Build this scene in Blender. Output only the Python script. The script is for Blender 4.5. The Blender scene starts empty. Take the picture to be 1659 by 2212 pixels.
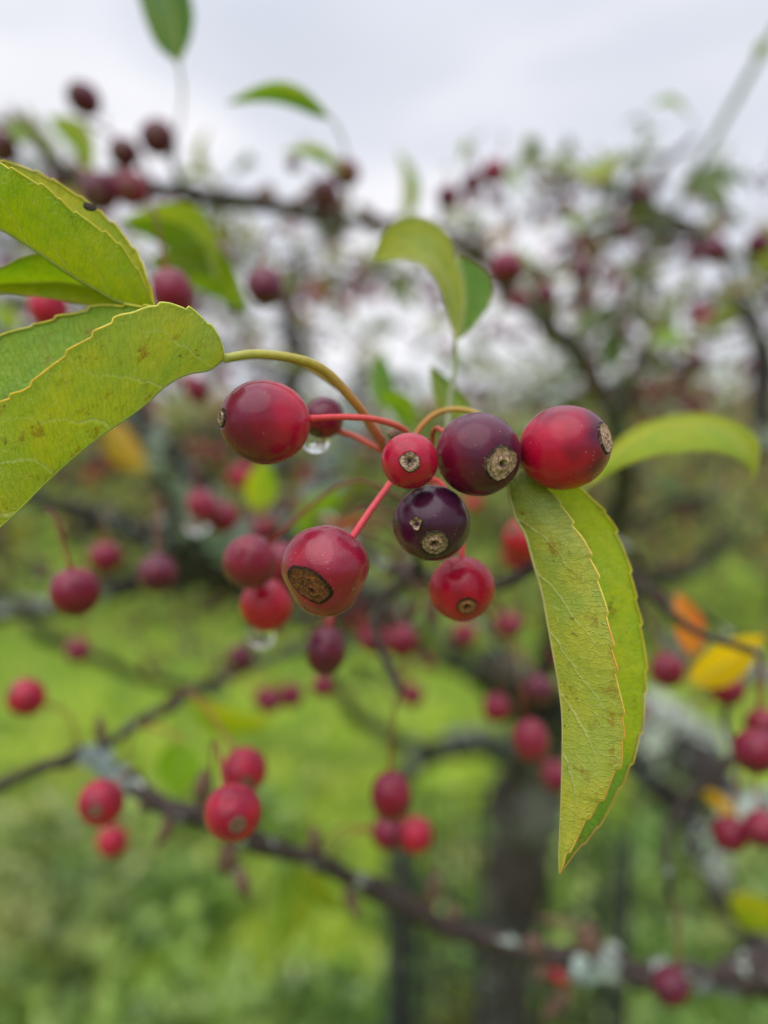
import bpy, math, random
import numpy as np
from mathutils import Vector, Matrix, Quaternion, noise as mnoise

S = bpy.context.scene
COL = S.collection
rnd = random.Random(11)
rng = np.random.default_rng(11)
R = math.radians

# ------------------------------------------------------------------ camera
CAM_H, PITCH = 1.55, 6.0
cd = bpy.data.cameras.new('camera')
cam = bpy.data.objects.new('camera', cd)
COL.objects.link(cam)
cam.location = (0, 0, CAM_H)
cam.rotation_euler = (R(90 - PITCH), 0, 0)
cd.sensor_fit = 'HORIZONTAL'
cd.sensor_width = 24.0
cd.lens = 24.0
cd.clip_start = 0.01
cd.clip_end = 400
cd.dof.use_dof = True
cd.dof.focus_distance = 0.1065
cd.dof.aperture_fstop = 24.0 / 4.1
cd.dof.aperture_blades = 0
S.camera = cam
S.view_settings.view_transform = 'Standard'
S.view_settings.look = 'None'
S.view_settings.exposure = 0.40
S.view_settings.gamma = 1.0
S.view_settings.use_curve_mapping = False
S.cycles.use_denoising = True
S.cycles.max_bounces = 10
S.cycles.transparent_max_bounces = 8

# ------------------------------------------------------------------ sky: bright even overcast
W = bpy.data.worlds.new('World')
S.world = W
W.use_nodes = True
nt = W.node_tree
nt.nodes.clear()
SUN_EL, SUN_ROT = R(58), R(200)


def NN(nt, t, **kw):
    n = nt.nodes.new(t)
    for k, v in kw.items():
        if k.startswith('i_'):
            n.inputs[k[2:].replace('_', ' ')].default_value = v
        else:
            setattr(n, k, v)
    return n


def math_n(nt, op, a, b=None, c=None, clamp=False):
    n = nt.nodes.new('ShaderNodeMath')
    n.operation = op
    n.use_clamp = clamp
    for i, v in enumerate((a, b, c)):
        if v is None:
            continue
        if isinstance(v, (int, float)):
            n.inputs[i].default_value = v
        else:
            nt.links.new(v, n.inputs[i])
    return n.outputs[0]


def ramp(nt, fac, stops, interp='LINEAR'):
    n = nt.nodes.new('ShaderNodeValToRGB')
    cr = n.color_ramp
    cr.interpolation = interp
    while len(cr.elements) < len(stops):
        cr.elements.new(0.5)
    for e, (p, c) in zip(cr.elements, stops):
        e.position = p
        e.color = (c[0], c[1], c[2], 1) if hasattr(c, '__len__') else (c, c, c, 1)
    nt.links.new(fac, n.inputs[0])
    return n.outputs[0]


def mixc(nt, fac, a, b, mode='MIX'):
    n = nt.nodes.new('ShaderNodeMix')
    n.data_type = 'RGBA'
    n.blend_type = mode
    n.clamp_factor = True
    for idx, v in ((0, fac), (6, a), (7, b)):
        if isinstance(v, (int, float)):
            n.inputs[idx].default_value = v
        elif isinstance(v, (tuple, list)):
            n.inputs[idx].default_value = (v[0], v[1], v[2], 1)
        else:
            nt.links.new(v, n.inputs[idx])
    return n.outputs[2]


def noise_n(nt, vec, scale, detail=4, rough=0.5, dist=0.0):
    n = nt.nodes.new('ShaderNodeTexNoise')
    n.inputs['Scale'].default_value = scale
    n.inputs['Detail'].default_value = detail
    n.inputs['Roughness'].default_value = rough
    n.inputs['Distortion'].default_value = dist
    if vec is not None:
        nt.links.new(vec, n.inputs['Vector'])
    return n.outputs['Fac']


def voro(nt, vec, scale, feature='F1', rand=1.0):
    n = nt.nodes.new('ShaderNodeTexVoronoi')
    n.feature = feature
    n.inputs['Scale'].default_value = scale
    n.inputs['Randomness'].default_value = rand
    nt.links.new(vec, n.inputs['Vector'])
    return n.outputs['Distance']


def maprange(nt, v, a, b, c=0.0, d=1.0, smooth=True):
    n = nt.nodes.new('ShaderNodeMapRange')
    n.interpolation_type = 'SMOOTHSTEP' if smooth else 'LINEAR'
    nt.links.new(v, n.inputs[0])
    for i, x in enumerate((a, b, c, d)):
        n.inputs[i + 1].default_value = x
    return n.outputs[0]


sky = NN(nt, 'ShaderNodeTexSky', sky_type='NISHITA', sun_disc=False, sun_elevation=SUN_EL, sun_rotation=SUN_ROT)
sky.air_density = 1.0
sky.dust_density = 4.0
tc = NN(nt, 'ShaderNodeTexCoord')
sep = NN(nt, 'ShaderNodeSeparateXYZ')
nt.links.new(tc.outputs['Generated'], sep.inputs[0])
mp = NN(nt, 'ShaderNodeMapping')
mp.inputs['Scale'].default_value = (1.0, 1.0, 2.4)
mp.inputs['Rotation'].default_value = (0.2, 0.3, 0.5)
nt.links.new(tc.outputs['Generated'], mp.inputs[0])
n1 = noise_n(nt, mp.outputs[0], 1.9, 3, 0.45, 0.3)
cl = ramp(nt, n1, [(0.36, (0.51, 0.545, 0.62)), (0.50, (0.61, 0.63, 0.695)), (0.62, (0.77, 0.765, 0.80))])
# an overcast sky is brighter overhead than along the horizon
lift = maprange(nt, sep.outputs['Z'], 0.40, 1.0, 1.0, 2.5)
cl2 = mixc(nt, 1.0, cl, lift, 'MULTIPLY')
skys = mixc(nt, 1.0, sky.outputs[0], (0.08, 0.08, 0.08), 'MULTIPLY')
both = mixc(nt, 0.93, skys, cl2)
bg = NN(nt, 'ShaderNodeBackground')
nt.links.new(both, bg.inputs[0])
bg.inputs[1].default_value = 1.0
wo = NN(nt, 'ShaderNodeOutputWorld')
nt.links.new(bg.outputs[0], wo.inputs[0])

sd = bpy.data.lights.new('sun', 'SUN')
sd.energy = 1.5
sd.angle = R(75)
sd.color = (1.0, 0.985, 0.95)
sun = bpy.data.objects.new('sun', sd)
COL.objects.link(sun)
az = R(-28)   # veiled sun behind and above the camera, a little to its left
sdir = Vector((math.sin(az) * math.cos(SUN_EL), -math.cos(az) * math.cos(SUN_EL), math.sin(SUN_EL)))
sun.rotation_euler = sdir.to_track_quat('Z', 'Y').to_euler()

# ------------------------------------------------------------------ helpers
CW = Matrix.Translation((0, 0, CAM_H)) @ Matrix.Rotation(R(90 - PITCH), 4, 'X')
CWn = np.array(CW)
U = 1659.0   # photograph coordinates are read at a width of 1659


def cpt(x, y, z):
    return ((x - 829.5) / U * z, (1106.0 - y) / U * z, -z)


def P(x, y, z):
    return CW @ Vector(cpt(x, y, z))


def Dv(v):
    """direction given as seen from the camera (x across, y up, z towards the viewer) -> world"""
    return (CW.to_3x3() @ Vector(v)).normalized()


def lin(h):
    h = h.lstrip('#')
    o = []
    for i in (0, 2, 4):
        c = int(h[i:i + 2], 16) / 255
        o.append(c / 12.92 if c <= 0.04045 else ((c + 0.055) / 1.055) ** 2.4)
    return tuple(o)


def make_mesh(name, verts, faces, mat=None, smooth=True, col=None, uvs=None):
    me = bpy.data.meshes.new(name)
    verts = np.asarray(verts, dtype=np.float64)
    me.from_pydata(verts.tolist() if len(verts) < 20000 else verts.tolist(), [], faces if isinstance(faces, list) else faces.tolist())
    if mat:
        me.materials.append(mat)
    if smooth:
        me.polygons.foreach_set('use_smooth', [True] * len(me.polygons))
    if col is not None:
        a = me.color_attributes.new('Col', 'FLOAT_COLOR', 'POINT')
        c = np.ones((len(verts), 4), dtype=np.float32)
        c[:, :3] = np.asarray(col)[:, :3]
        a.data.foreach_set('color', c.ravel())
    if uvs:
        li = np.empty(len(me.loops), dtype=np.int32)
        me.loops.foreach_get('vertex_index', li)
        for nm, uv in uvs.items():
            l = me.uv_layers.new(name=nm)
            l.data.foreach_set('uv', np.asarray(uv, dtype=np.float32)[li].ravel())
    me.update()
    return me


def link(name, me, parent=None, loc=None, rot=None, scale=None):
    o = bpy.data.objects.new(name, me)
    COL.objects.link(o)
    if parent:
        o.parent = parent
    if loc is not None:
        o.location = loc
    if rot is not None:
        o.rotation_mode = 'QUATERNION'
        o.rotation_quaternion = rot
    if scale is not None:
        o.scale = scale if hasattr(scale, '__len__') else (scale,) * 3
    return o


def thing(name, label, cat, loc, group=None):
    o = bpy.data.objects.new(name, None)
    COL.objects.link(o)
    o.location = loc
    o.empty_display_size = 0.01
    o['label'] = label
    o['category'] = cat
    if group:
        o['group'] = group
    return o


def tag(o, label, cat, group=None):
    o['label'] = label
    o['category'] = cat
    if group:
        o['group'] = group
    return o


def wobj(name, verts, faces, mat, parent=None, origin=None, **kw):
    """mesh from world-space vertices; origin at the parent's place or the given one"""
    L = np.array(parent_world(parent)) if parent else (np.array(origin) if origin is not None else np.zeros(3))
    me = make_mesh(name, np.asarray(verts) - L, faces, mat, **kw)
    o = link(name, me, parent)
    if not parent and origin is not None:
        o.location = origin
    return o


def parent_world(p):
    v = Vector(p.location)
    while p.parent:
        p = p.parent
        v = v + Vector(p.location)
    return v


def catmull(pts, n):
    pts = np.asarray(pts, dtype=float)
    d = np.r_[0, np.cumsum(np.linalg.norm(np.diff(pts[:, :3], axis=0), axis=1) + 1e-9)]
    d /= d[-1]
    Q = np.vstack([2 * pts[0] - pts[1], pts, 2 * pts[-1] - pts[-2]])
    T = np.linspace(0, 1, n)
    out = np.empty((n, pts.shape[1]))
    for i, t in enumerate(T):
        k = min(max(np.searchsorted(d, t, 'right') - 1, 0), len(pts) - 2)
        u = (t - d[k]) / (d[k + 1] - d[k])
        p0, p1, p2, p3 = Q[k], Q[k + 1], Q[k + 2], Q[k + 3]
        out[i] = 0.5 * (2 * p1 + (p2 - p0) * u + (2 * p0 - 5 * p1 + 4 * p2 - p3) * u * u + (3 * p1 - p0 - 3 * p2 + p3) * u ** 3)
    # even arc length
    L = np.r_[0, np.cumsum(np.linalg.norm(np.diff(out[:, :3], axis=0), axis=1))]
    L /= L[-1]
    return np.stack([np.interp(T, L, out[:, j]) for j in range(out.shape[1])], axis=1)


def tube(path, rad, sides=10, rough=0.0, seed=0.0, rscale=200.0, cap=True, round_end=False):
    path = np.asarray(path, dtype=float)
    n = len(path)
    rad = np.broadcast_to(np.asarray(rad, dtype=float), (n,)).copy()
    tan = np.gradient(path, axis=0)
    tan /= np.linalg.norm(tan, axis=1)[:, None] + 1e-12
    ref = np.array([0, 0, 1.0]) if abs(tan[0][2]) < 0.9 else np.array([1.0, 0, 0])
    a = np.cross(tan[0], ref)
    a /= np.linalg.norm(a)
    V = []
    ang = np.linspace(0, 2 * math.pi, sides, endpoint=False)
    for i in range(n):
        a = a - tan[i] * a.dot(tan[i])
        a /= np.linalg.norm(a)
        b = np.cross(tan[i], a)
        for q in ang:
            r = rad[i]
            d = a * math.cos(q) + b * math.sin(q)
            if rough:
                p = (path[i] + d * r) * rscale
                r *= 1 + rough * mnoise.noise((p[0] + seed, p[1], p[2])) * 1.6 + rough * .6 * mnoise.noise((p[0] * 3 + seed, p[1] * 3, p[2] * 3))
            V.append(path[i] + d * r)
    F = []
    for i in range(n - 1):
        for j in range(sides):
            k = (j + 1) % sides
            F.append((i * sides + j, i * sides + k, (i + 1) * sides + k, (i + 1) * sides + j))
    if cap:
        c0, c1 = len(V), len(V) + 1
        V.append(path[0] - tan[0] * rad[0] * .4)
        V.append(path[-1] + tan[-1] * rad[-1] * .5)
        for j in range(sides):
            k = (j + 1) % sides
            F.append((c0, k, j))
            F.append((c1, (n - 1) * sides + j, (n - 1) * sides + k))
    return np.array(V), F


def sphere_dirs(nth, nph):
    D = [(0, 0, 1.0)]
    for i in range(1, nth):
        a = math.pi * i / nth
        for j in range(nph):
            b = 2 * math.pi * j / nph
            D.append((math.sin(a) * math.cos(b), math.sin(a) * math.sin(b), math.cos(a)))
    D.append((0, 0, -1.0))
    F = []
    for j in range(nph):
        F.append((0, 1 + j, 1 + (j + 1) % nph))
    for i in range(nth - 2):
        for j in range(nph):
            a = 1 + i * nph + j; b = 1 + i * nph + (j + 1) % nph
            F.append((a, a + nph, b + nph, b))
    last = len(D) - 1
    o = 1 + (nth - 2) * nph
    for j in range(nph):
        F.append((last, o + (j + 1) % nph, o + j))
    return np.array(D), F


# ------------------------------------------------------------------ materials
def newmat(name):
    m = bpy.data.materials.new(name)
    m.use_nodes = True
    m.node_tree.nodes.clear()
    return m, m.node_tree


def finish(nt, sh, bump=None):
    o = nt.nodes.new('ShaderNodeOutputMaterial')
    nt.links.new(sh, o.inputs[0])


def principled(nt, base, rough=0.5, spec=0.5, normal=None, coat=0.0, coat_rough=0.1, sheen=0.0, sss=0.0):
    p = nt.nodes.new('ShaderNodeBsdfPrincipled')
    if isinstance(base, tuple):
        p.inputs['Base Color'].default_value = (*base, 1)
    else:
        nt.links.new(base, p.inputs['Base Color'])
    for k, v in (('Roughness', rough), ('Specular IOR Level', spec), ('Coat Weight', coat), ('Coat Roughness', coat_rough), ('Sheen Weight', sheen)):
        if isinstance(v, (int, float)):
            p.inputs[k].default_value = v
        else:
            nt.links.new(v, p.inputs[k])
    if sss:
        p.inputs['Subsurface Weight'].default_value = sss
        p.inputs['Subsurface Radius'].default_value = (1.0, 0.25, 0.15)
        p.inputs['Subsurface Scale'].default_value = 0.0012
    if normal is not None:
        nt.links.new(normal, p.inputs['Normal'])
    return p.outputs[0]


def bump(nt, h, strength=0.3, dist=0.001):
    b = nt.nodes.new('ShaderNodeBump')
    b.inputs['Strength'].default_value = strength
    b.inputs['Distance'].default_value = dist
    nt.links.new(h, b.inputs['Height'])
    return b.outputs[0]


def attr(nt, name='Col'):
    n = nt.nodes.new('ShaderNodeAttribute')
    n.attribute_name = name
    return n.outputs['Color']


def objcoord(nt):
    return nt.nodes.new('ShaderNodeTexCoord').outputs['Object']


def skin_material(name, gloss=0.19, bloom=0.35, pits=False, unit=1.0):
    m, nt = newmat(name)
    oc = objcoord(nt)
    base = attr(nt)
    mott = noise_n(nt, oc, 2.6 * unit, 5, 0.6)
    base = mixc(nt, maprange(nt, mott, 0.35, 0.7, 0, 0.45), base, mixc(nt, 1.0, base, (0.6, 0.45, 0.6), 'MULTIPLY'))
    fine = noise_n(nt, oc, 26 * unit, 3, 0.6)
    base = mixc(nt, maprange(nt, fine, 0.5, 0.75, 0, 0.25), base, mixc(nt, 1.0, base, (1.25, 1.3, 1.2), 'MULTIPLY'))
    # pale lenticels
    v = nt.nodes.new('ShaderNodeTexVoronoi')
    v.inputs['Scale'].default_value = 7.0 * unit
    nt.links.new(oc, v.inputs['Vector'])
    dots = maprange(nt, v.outputs['Distance'], 0.06, 0.12, 1, 0)
    sel = math_n(nt, 'GREATER_THAN', nt_sep(nt, v.outputs['Color']), 0.55)
    dots = math_n(nt, 'MULTIPLY', dots, sel)
    base = mixc(nt, math_n(nt, 'MULTIPLY', dots, 0.7), base, (0.42, 0.20, 0.22))
    # dark specks
    v2 = nt.nodes.new('ShaderNodeTexVoronoi')
    v2.inputs['Scale'].default_value = (4.2 if pits else 2.6) * unit
    nt.links.new(oc, v2.inputs['Vector'])
    sp = maprange(nt, v2.outputs['Distance'], 0.03, 0.085 if pits else 0.05, 1, 0)
    sel2 = math_n(nt, 'GREATER_THAN', nt_sep(nt, v2.outputs['Color']), 0.45 if pits else 0.7)
    sp = math_n(nt, 'MULTIPLY', sp, sel2)
    base = mixc(nt, math_n(nt, 'MULTIPLY', sp, 0.85), base, (0.03, 0.008, 0.01))
    # thin patchy wax
    blf = math_n(nt, 'MULTIPLY', maprange(nt, noise_n(nt, oc, 1.5 * unit, 4, 0.55), 0.40, 0.66, 0.0, 1.0), bloom)
    base = mixc(nt, math_n(nt, 'MULTIPLY', blf, 0.09), base, (0.36, 0.16, 0.26))
    hh = math_n(nt, 'ADD', math_n(nt, 'MULTIPLY', noise_n(nt, oc, 24 * unit, 3), 0.22 if not pits else 0.6), noise_n(nt, oc, 4 * unit, 2))
    hh = math_n(nt, 'SUBTRACT', hh, math_n(nt, 'MULTIPLY', sp, 0.8))
    nrm = bump(nt, hh, 0.5, 0.00022 if pits else 0.00009)
    rr = maprange(nt, noise_n(nt, oc, 7 * unit, 4, 0.65), 0.35, 0.7, gloss, gloss + 0.14)
    sh = principled(nt, base, rr, 0.27, nrm, coat=0.10 if not pits else 0.32, coat_rough=0.14 if not pits else 0.06, sheen=0.02, sss=0.03)
    finish(nt, sh)
    return m


def nt_sep(nt, c):
    n = nt.nodes.new('ShaderNodeSeparateColor')
    nt.links.new(c, n.inputs[0])
    return n.outputs[0]


def scar_material(name, tones, unit=1.0):
    m, nt = newmat(name)
    oc = objcoord(nt)
    base = attr(nt)
    a = noise_n(nt, oc, 14 * unit, 6, 0.75, 0.6)
    c = ramp(nt, a, [(0.28, tones[0]), (0.45, tones[1]), (0.58, tones[2]), (0.72, tones[3])])
    c = mixc(nt, 1.0, c, base, 'MULTIPLY')
    v = voro(nt, oc, 26 * unit)
    h = math_n(nt, 'ADD', a, math_n(nt, 'MULTIPLY', v, 0.4))
    finish(nt, principled(nt, c, 0.85, 0.25, bump(nt, h, 0.8, 0.0003)))
    return m


def leaf_material(name, under_tint=(1, 1, 1), upper=(0.80, 0.95, 0.62), trans=0.42, spots=0.85, veins=1.2, rough=0.42):
    """UV 'mm': millimetres along and across; UV 'ts': share of the length and half width"""
    m, nt = newmat(name)
    uv = nt.nodes.new('ShaderNodeUVMap'); uv.uv_map = 'mm'
    ts = nt.nodes.new('ShaderNodeUVMap'); ts.uv_map = 'ts'
    base = attr(nt)
    mm = uv.outputs[0]
    s = nt.nodes.new('ShaderNodeSeparateXYZ'); nt.links.new(ts.outputs[0], s.inputs[0])
    t_, s_ = s.outputs[0], s.outputs[1]
    # large tone changes
    big = noise_n(nt, mm, 0.13, 4, 0.55)
    base = mixc(nt, maprange(nt, big, 0.36, 0.62, 0, 0.8), base, mixc(nt, 1.0, base, (1.35, 1.08, 0.6), 'MULTIPLY'))
    base = mixc(nt, maprange(nt, noise_n(nt, mm, 0.6, 5, 0.65), 0.4, 0.66, 0, 0.6), base, mixc(nt, 1.0, base, (0.7, 0.85, 0.7), 'MULTIPLY'))
    # secondary veins: run out and towards the tip
    wob = math_n(nt, 'MULTIPLY', math_n(nt, 'SUBTRACT', noise_n(nt, mm, 0.25, 2), 0.5), 0.06)
    s2 = math_n(nt, 'POWER', s_, 1.3)
    ph = math_n(nt, 'ADD', math_n(nt, 'SUBTRACT', t_, math_n(nt, 'MULTIPLY', s2, 0.24)), wob)
    fr = math_n(nt, 'FRACT', math_n(nt, 'ADD', math_n(nt, 'MULTIPLY', ph, 7.0), 3.37))
    dv = math_n(nt, 'ABSOLUTE', math_n(nt, 'SUBTRACT', fr, 0.5))
    sec = maprange(nt, dv, 0.004, 0.055, 1, 0)
    sec = math_n(nt, 'MULTIPLY', sec, maprange(nt, s_, 0.05, 0.98, 1, 0.12))
    # cross veins and fine net
    mpv = nt.nodes.new('ShaderNodeMapping')
    mpv.inputs['Scale'].default_value = (1.35, 0.42, 1)
    mpv.inputs['Rotation'].default_value = (0, 0, 0.25)
    nt.links.new(mm, mpv.inputs[0])
    nz = nt.nodes.new('ShaderNodeTexNoise'); nz.inputs['Scale'].default_value = 0.8
    nt.links.new(mm, nz.inputs[0])
    warp = nt.nodes.new('ShaderNodeVectorMath'); warp.operation = 'MULTIPLY_ADD'
    nt.links.new(nz.outputs['Color'], warp.inputs[0]); warp.inputs[1].default_value = (0.7, 0.7, 0.7); nt.links.new(mpv.outputs[0], warp.inputs[2])
    net = maprange(nt, voro(nt, warp.outputs[0], 1.0, 'DISTANCE_TO_EDGE'), 0.0, 0.10, 1, 0)
    net2 = maprange(nt, voro(nt, mm, 2.3, 'DISTANCE_TO_EDGE'), 0.0, 0.12, 1, 0)
    vv = math_n(nt, 'MAXIMUM', sec, math_n(nt, 'MAXIMUM', math_n(nt, 'MULTIPLY', net, 0.6), math_n(nt, 'MULTIPLY', net2, 0.4)))
    veinc = mixc(nt, 0.5, mixc(nt, 1.0, base, (1.5, 1.3, 1.6), 'MULTIPLY'), (0.50, 0.52, 0.16))
    base = mixc(nt, math_n(nt, 'MULTIPLY', vv, 0.6 * veins), base, veinc)
    base = mixc(nt, math_n(nt, 'MULTIPLY', sec, 0.38 * veins), base, (0.50, 0.56, 0.26))
    # rusty patches and dark flecks
    if spots:
        r1 = noise_n(nt, mm, 0.30, 6, 0.72)
        rust = maprange(nt, r1, 0.555, 0.66, 0, 0.7 * spots)
        base = mixc(nt, rust, base, (0.32, 0.17, 0.02))
        r2 = noise_n(nt, mm, 0.75, 5, 0.7)
        base = mixc(nt, maprange(nt, math_n(nt, 'ADD', r2, math_n(nt, 'MULTIPLY', r1, 0.6)), 0.93, 1.02, 0, 0.8 * spots), base, (0.14, 0.06, 0.015))
        vk = nt.nodes.new('ShaderNodeTexVoronoi'); vk.inputs['Scale'].default_value = 0.33
        nt.links.new(mm, vk.inputs['Vector'])
        rd = math_n(nt, 'ADD', vk.outputs['Distance'], math_n(nt, 'MULTIPLY', noise_n(nt, mm, 3, 3), 0.09))
        fl = maprange(nt, rd, 0.085, 0.125, 1, 0)
        fl = math_n(nt, 'MULTIPLY', fl, math_n(nt, 'GREATER_THAN', nt_sep(nt, vk.outputs['Color']), 0.55))
        base = mixc(nt, math_n(nt, 'MULTIPLY', fl, 0.8 * spots), base, (0.10, 0.05, 0.02))
    # the two faces of the blade differ
    geo = nt.nodes.new('ShaderNodeNewGeometry')
    base = mixc(nt, geo.outputs['Backfacing'], mixc(nt, 1.0, base, under_tint, 'MULTIPLY'), mixc(nt, 1.0, base, upper, 'MULTIPLY'))
    h = math_n(nt, 'ADD', math_n(nt, 'MULTIPLY', sec, 1.0), math_n(nt, 'ADD', math_n(nt, 'MULTIPLY', net, 0.45), math_n(nt, 'MULTIPLY', noise_n(nt, mm, 3, 4), 0.35)))
    nrm = bump(nt, h, 0.7, 0.00034)
    pr = principled(nt, base, rough, 0.28, nrm)
    tr = nt.nodes.new('ShaderNodeBsdfTranslucent')
    tcol = mixc(nt, 1.0, base, (1.25, 1.2, 0.35), 'MULTIPLY')
    nt.links.new(tcol, tr.inputs[0])
    nt.links.new(nrm, tr.inputs['Normal'])
    mx = nt.nodes.new('ShaderNodeMixShader'); mx.inputs[0].default_value = trans
    nt.links.new(pr, mx.inputs[1]); nt.links.new(tr.outputs[0], mx.inputs[2])
    finish(nt, mx.outputs[0])
    return m


def far_leaf_material(name, stops, trans=0.4, per_island=False, patch=False):
    """plain leaves: tone by object (or by leaf in a joined mesh)"""
    m, nt = newmat(name)
    if per_island:
        rv = nt.nodes.new('ShaderNodeNewGeometry').outputs['Random Per Island']
    else:
        rv = nt.nodes.new('ShaderNodeObjectInfo').outputs['Random']
    c = ramp(nt, rv, stops)
    oc = nt.nodes.new('ShaderNodeTexCoord').outputs['Object']
    n = noise_n(nt, oc, 120, 3) if not per_island else noise_n(nt, oc, 6, 3)
    c = mixc(nt, maprange(nt, n, 0.4, 0.7, 0, 0.35), c, mixc(nt, 1.0, c, (0.6, 0.75, 0.6), 'MULTIPLY'))
    if patch:
        c = mixc(nt, maprange(nt, noise_n(nt, oc, 1.1, 4, 0.6), 0.50, 0.64, 0, 0.6), c, (0.40, 0.36, 0.14))
        c = mixc(nt, maprange(nt, noise_n(nt, oc, 7.0, 4, 0.7), 0.47, 0.60, 0, 0.75), c, mixc(nt, 1.0, c, (0.42, 0.5, 0.5), 'MULTIPLY'))
        c = mixc(nt, maprange(nt, noise_n(nt, oc, 2.7, 3, 0.6), 0.45, 0.60, 0, 0.7), c, mixc(nt, 1.0, c, (0.45, 0.6, 0.6), 'MULTIPLY'))
    pr = principled(nt, c, 0.45, 0.35)
    tr = nt.nodes.new('ShaderNodeBsdfTranslucent')
    nt.links.new(mixc(nt, 1.0, c, (1.2, 1.2, 0.4), 'MULTIPLY'), tr.inputs[0])
    mx = nt.nodes.new('ShaderNodeMixShader'); mx.inputs[0].default_value = trans
    nt.links.new(pr, mx.inputs[1]); nt.links.new(tr.outputs[0], mx.inputs[2])
    finish(nt, mx.outputs[0])
    return m


def attr_material(name, rough=0.5, nscale=900, amt=0.3, trans=0.0, bd=0.0003, bs=0.3):
    m, nt = newmat(name)
    base = attr(nt)
    oc = objcoord(nt)
    n = noise_n(nt, oc, nscale, 4, 0.6)
    base = mixc(nt, maprange(nt, n, 0.4, 0.68, 0, amt), base, mixc(nt, 1.0, base, (0.62, 0.6, 0.6), 'MULTIPLY'))
    pr = principled(nt, base, rough, 0.4, bump(nt, n, bs, bd))
    if trans:
        tr = nt.nodes.new('ShaderNodeBsdfTranslucent')
        nt.links.new(base, tr.inputs[0])
        mx = nt.nodes.new('ShaderNodeMixShader'); mx.inputs[0].default_value = trans
        nt.links.new(pr, mx.inputs[1]); nt.links.new(tr.outputs[0], mx.inputs[2])
        pr = mx.outputs[0]
    finish(nt, pr)
    return m


def bark_material(name, dark, mid, pale, scale=220, lichen=0.35, lich=(0.34, 0.39, 0.33)):
    m, nt = newmat(name)
    oc = objcoord(nt)
    n = noise_n(nt, oc, scale, 6, 0.65, 0.4)
    c = ramp(nt, n, [(0.32, dark), (0.5, mid), (0.7, pale)])
    l = noise_n(nt, oc, scale * 0.32, 5, 0.6)
    c = mixc(nt, maprange(nt, l, 0.62 - lichen * 0.3, 0.68 - lichen * 0.25, 0, 0.85), c, lich)
    finish(nt, principled(nt, c, 0.85, 0.25, bump(nt, n, 0.8, 0.12 / scale)))
    return m


M_skin = skin_material('crabapple_skin')
M_skin_gloss = skin_material('crabapple_skin_pitted', gloss=0.14, bloom=0.45, pits=True)
M_scar = scar_material('calyx_tissue', [(0.08, 0.046, 0.034), (0.25, 0.165, 0.125), (0.44, 0.315, 0.25), (0.70, 0.55, 0.46)])
M_rot = scar_material('rotted_tissue', [(0.018, 0.010, 0.006), (0.10, 0.045, 0.015), (0.19, 0.085, 0.025), (0.36, 0.22, 0.08)])
M_stem = attr_material('stalk_skin', 0.45, 1200, 0.35, 0.12)
M_leaf = leaf_material('leaf_blade', upper=(0.78, 0.98, 0.6))
M_leaf_soft = leaf_material('leaf_blade_plain', spots=0.25, veins=0.6, trans=0.5)
M_margin = attr_material('leaf_margin_rim', 0.5, 700, 0.5, 0.25)
M_bark = bark_material('twig_bark', (0.014, 0.010, 0.009), (0.042, 0.029, 0.026), (0.10, 0.075, 0.068), 420, 0.12)
M_bark_dark = bark_material('limb_bark', (0.010, 0.008, 0.007), (0.030, 0.024, 0.022), (0.075, 0.062, 0.055), 120, 0.25, (0.27, 0.31, 0.26))
M_bark_trunk = bark_material('trunk_bark', (0.014, 0.010, 0.008), (0.044, 0.034, 0.027), (0.10, 0.082, 0.066), 30, 0.36, (0.13, 0.135, 0.11))
M_bark_pale = bark_material('pale_shoot_bark', (0.20, 0.21, 0.20), (0.30, 0.31, 0.31), (0.42, 0.43, 0.43), 200, 0.5, (0.42, 0.46, 0.44))
M_lichen = attr_material('lichen_crust', 0.9, 600, 0.5, 0.1)
M_bud = bark_material('bud_scales', (0.03, 0.016, 0.012), (0.12, 0.065, 0.045), (0.26, 0.16, 0.11), 700, 0.0)

m, nt_ = newmat('water')
g = nt_.nodes.new('ShaderNodeBsdfGlass'); g.inputs['IOR'].default_value = 1.333; g.inputs['Roughness'].default_value = 0.0
finish(nt_, g.outputs[0])
M_water = m

# ------------------------------------------------------------------ ground
m, nt = newmat('meadow_soil')
oc = nt.nodes.new('ShaderNodeTexCoord').outputs['Object']
n1 = noise_n(nt, oc, 0.9, 5, 0.6)
n2 = noise_n(nt, oc, 6, 5, 0.65)
c = ramp(nt, n1, [(0.3, (0.11, 0.17, 0.03)), (0.48, (0.17, 0.27, 0.035)), (0.62, (0.23, 0.33, 0.05)), (0.75, (0.22, 0.20, 0.09))])
c = mixc(nt, maprange(nt, n2, 0.42, 0.7, 0, 0.6), c, (0.08, 0.11, 0.025))
finish(nt, principled(nt, c, 0.9, 0.1, bump(nt, n2, 0.6, 0.03)))
M_ground = m
gv, gf = [], []
N = 60
for i in range(N + 1):
    for j in range(N + 1):
        x = (i / N * 2 - 1); y = (j / N * 2 - 1)
        x = 160 * x * abs(x); y = 160 * y * abs(y)
        gv.append((x, y, 0.05 * mnoise.noise((x * .4, y * .4, 0)) - 0.02))
for i in range(N):
    for j in range(N):
        a = i * (N + 1) + j
        gf.append((a, a + N + 1, a + N + 2, a + 1))
gr = link('ground', make_mesh('ground', gv, gf, M_ground))
gr['kind'] = 'structure'

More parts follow.
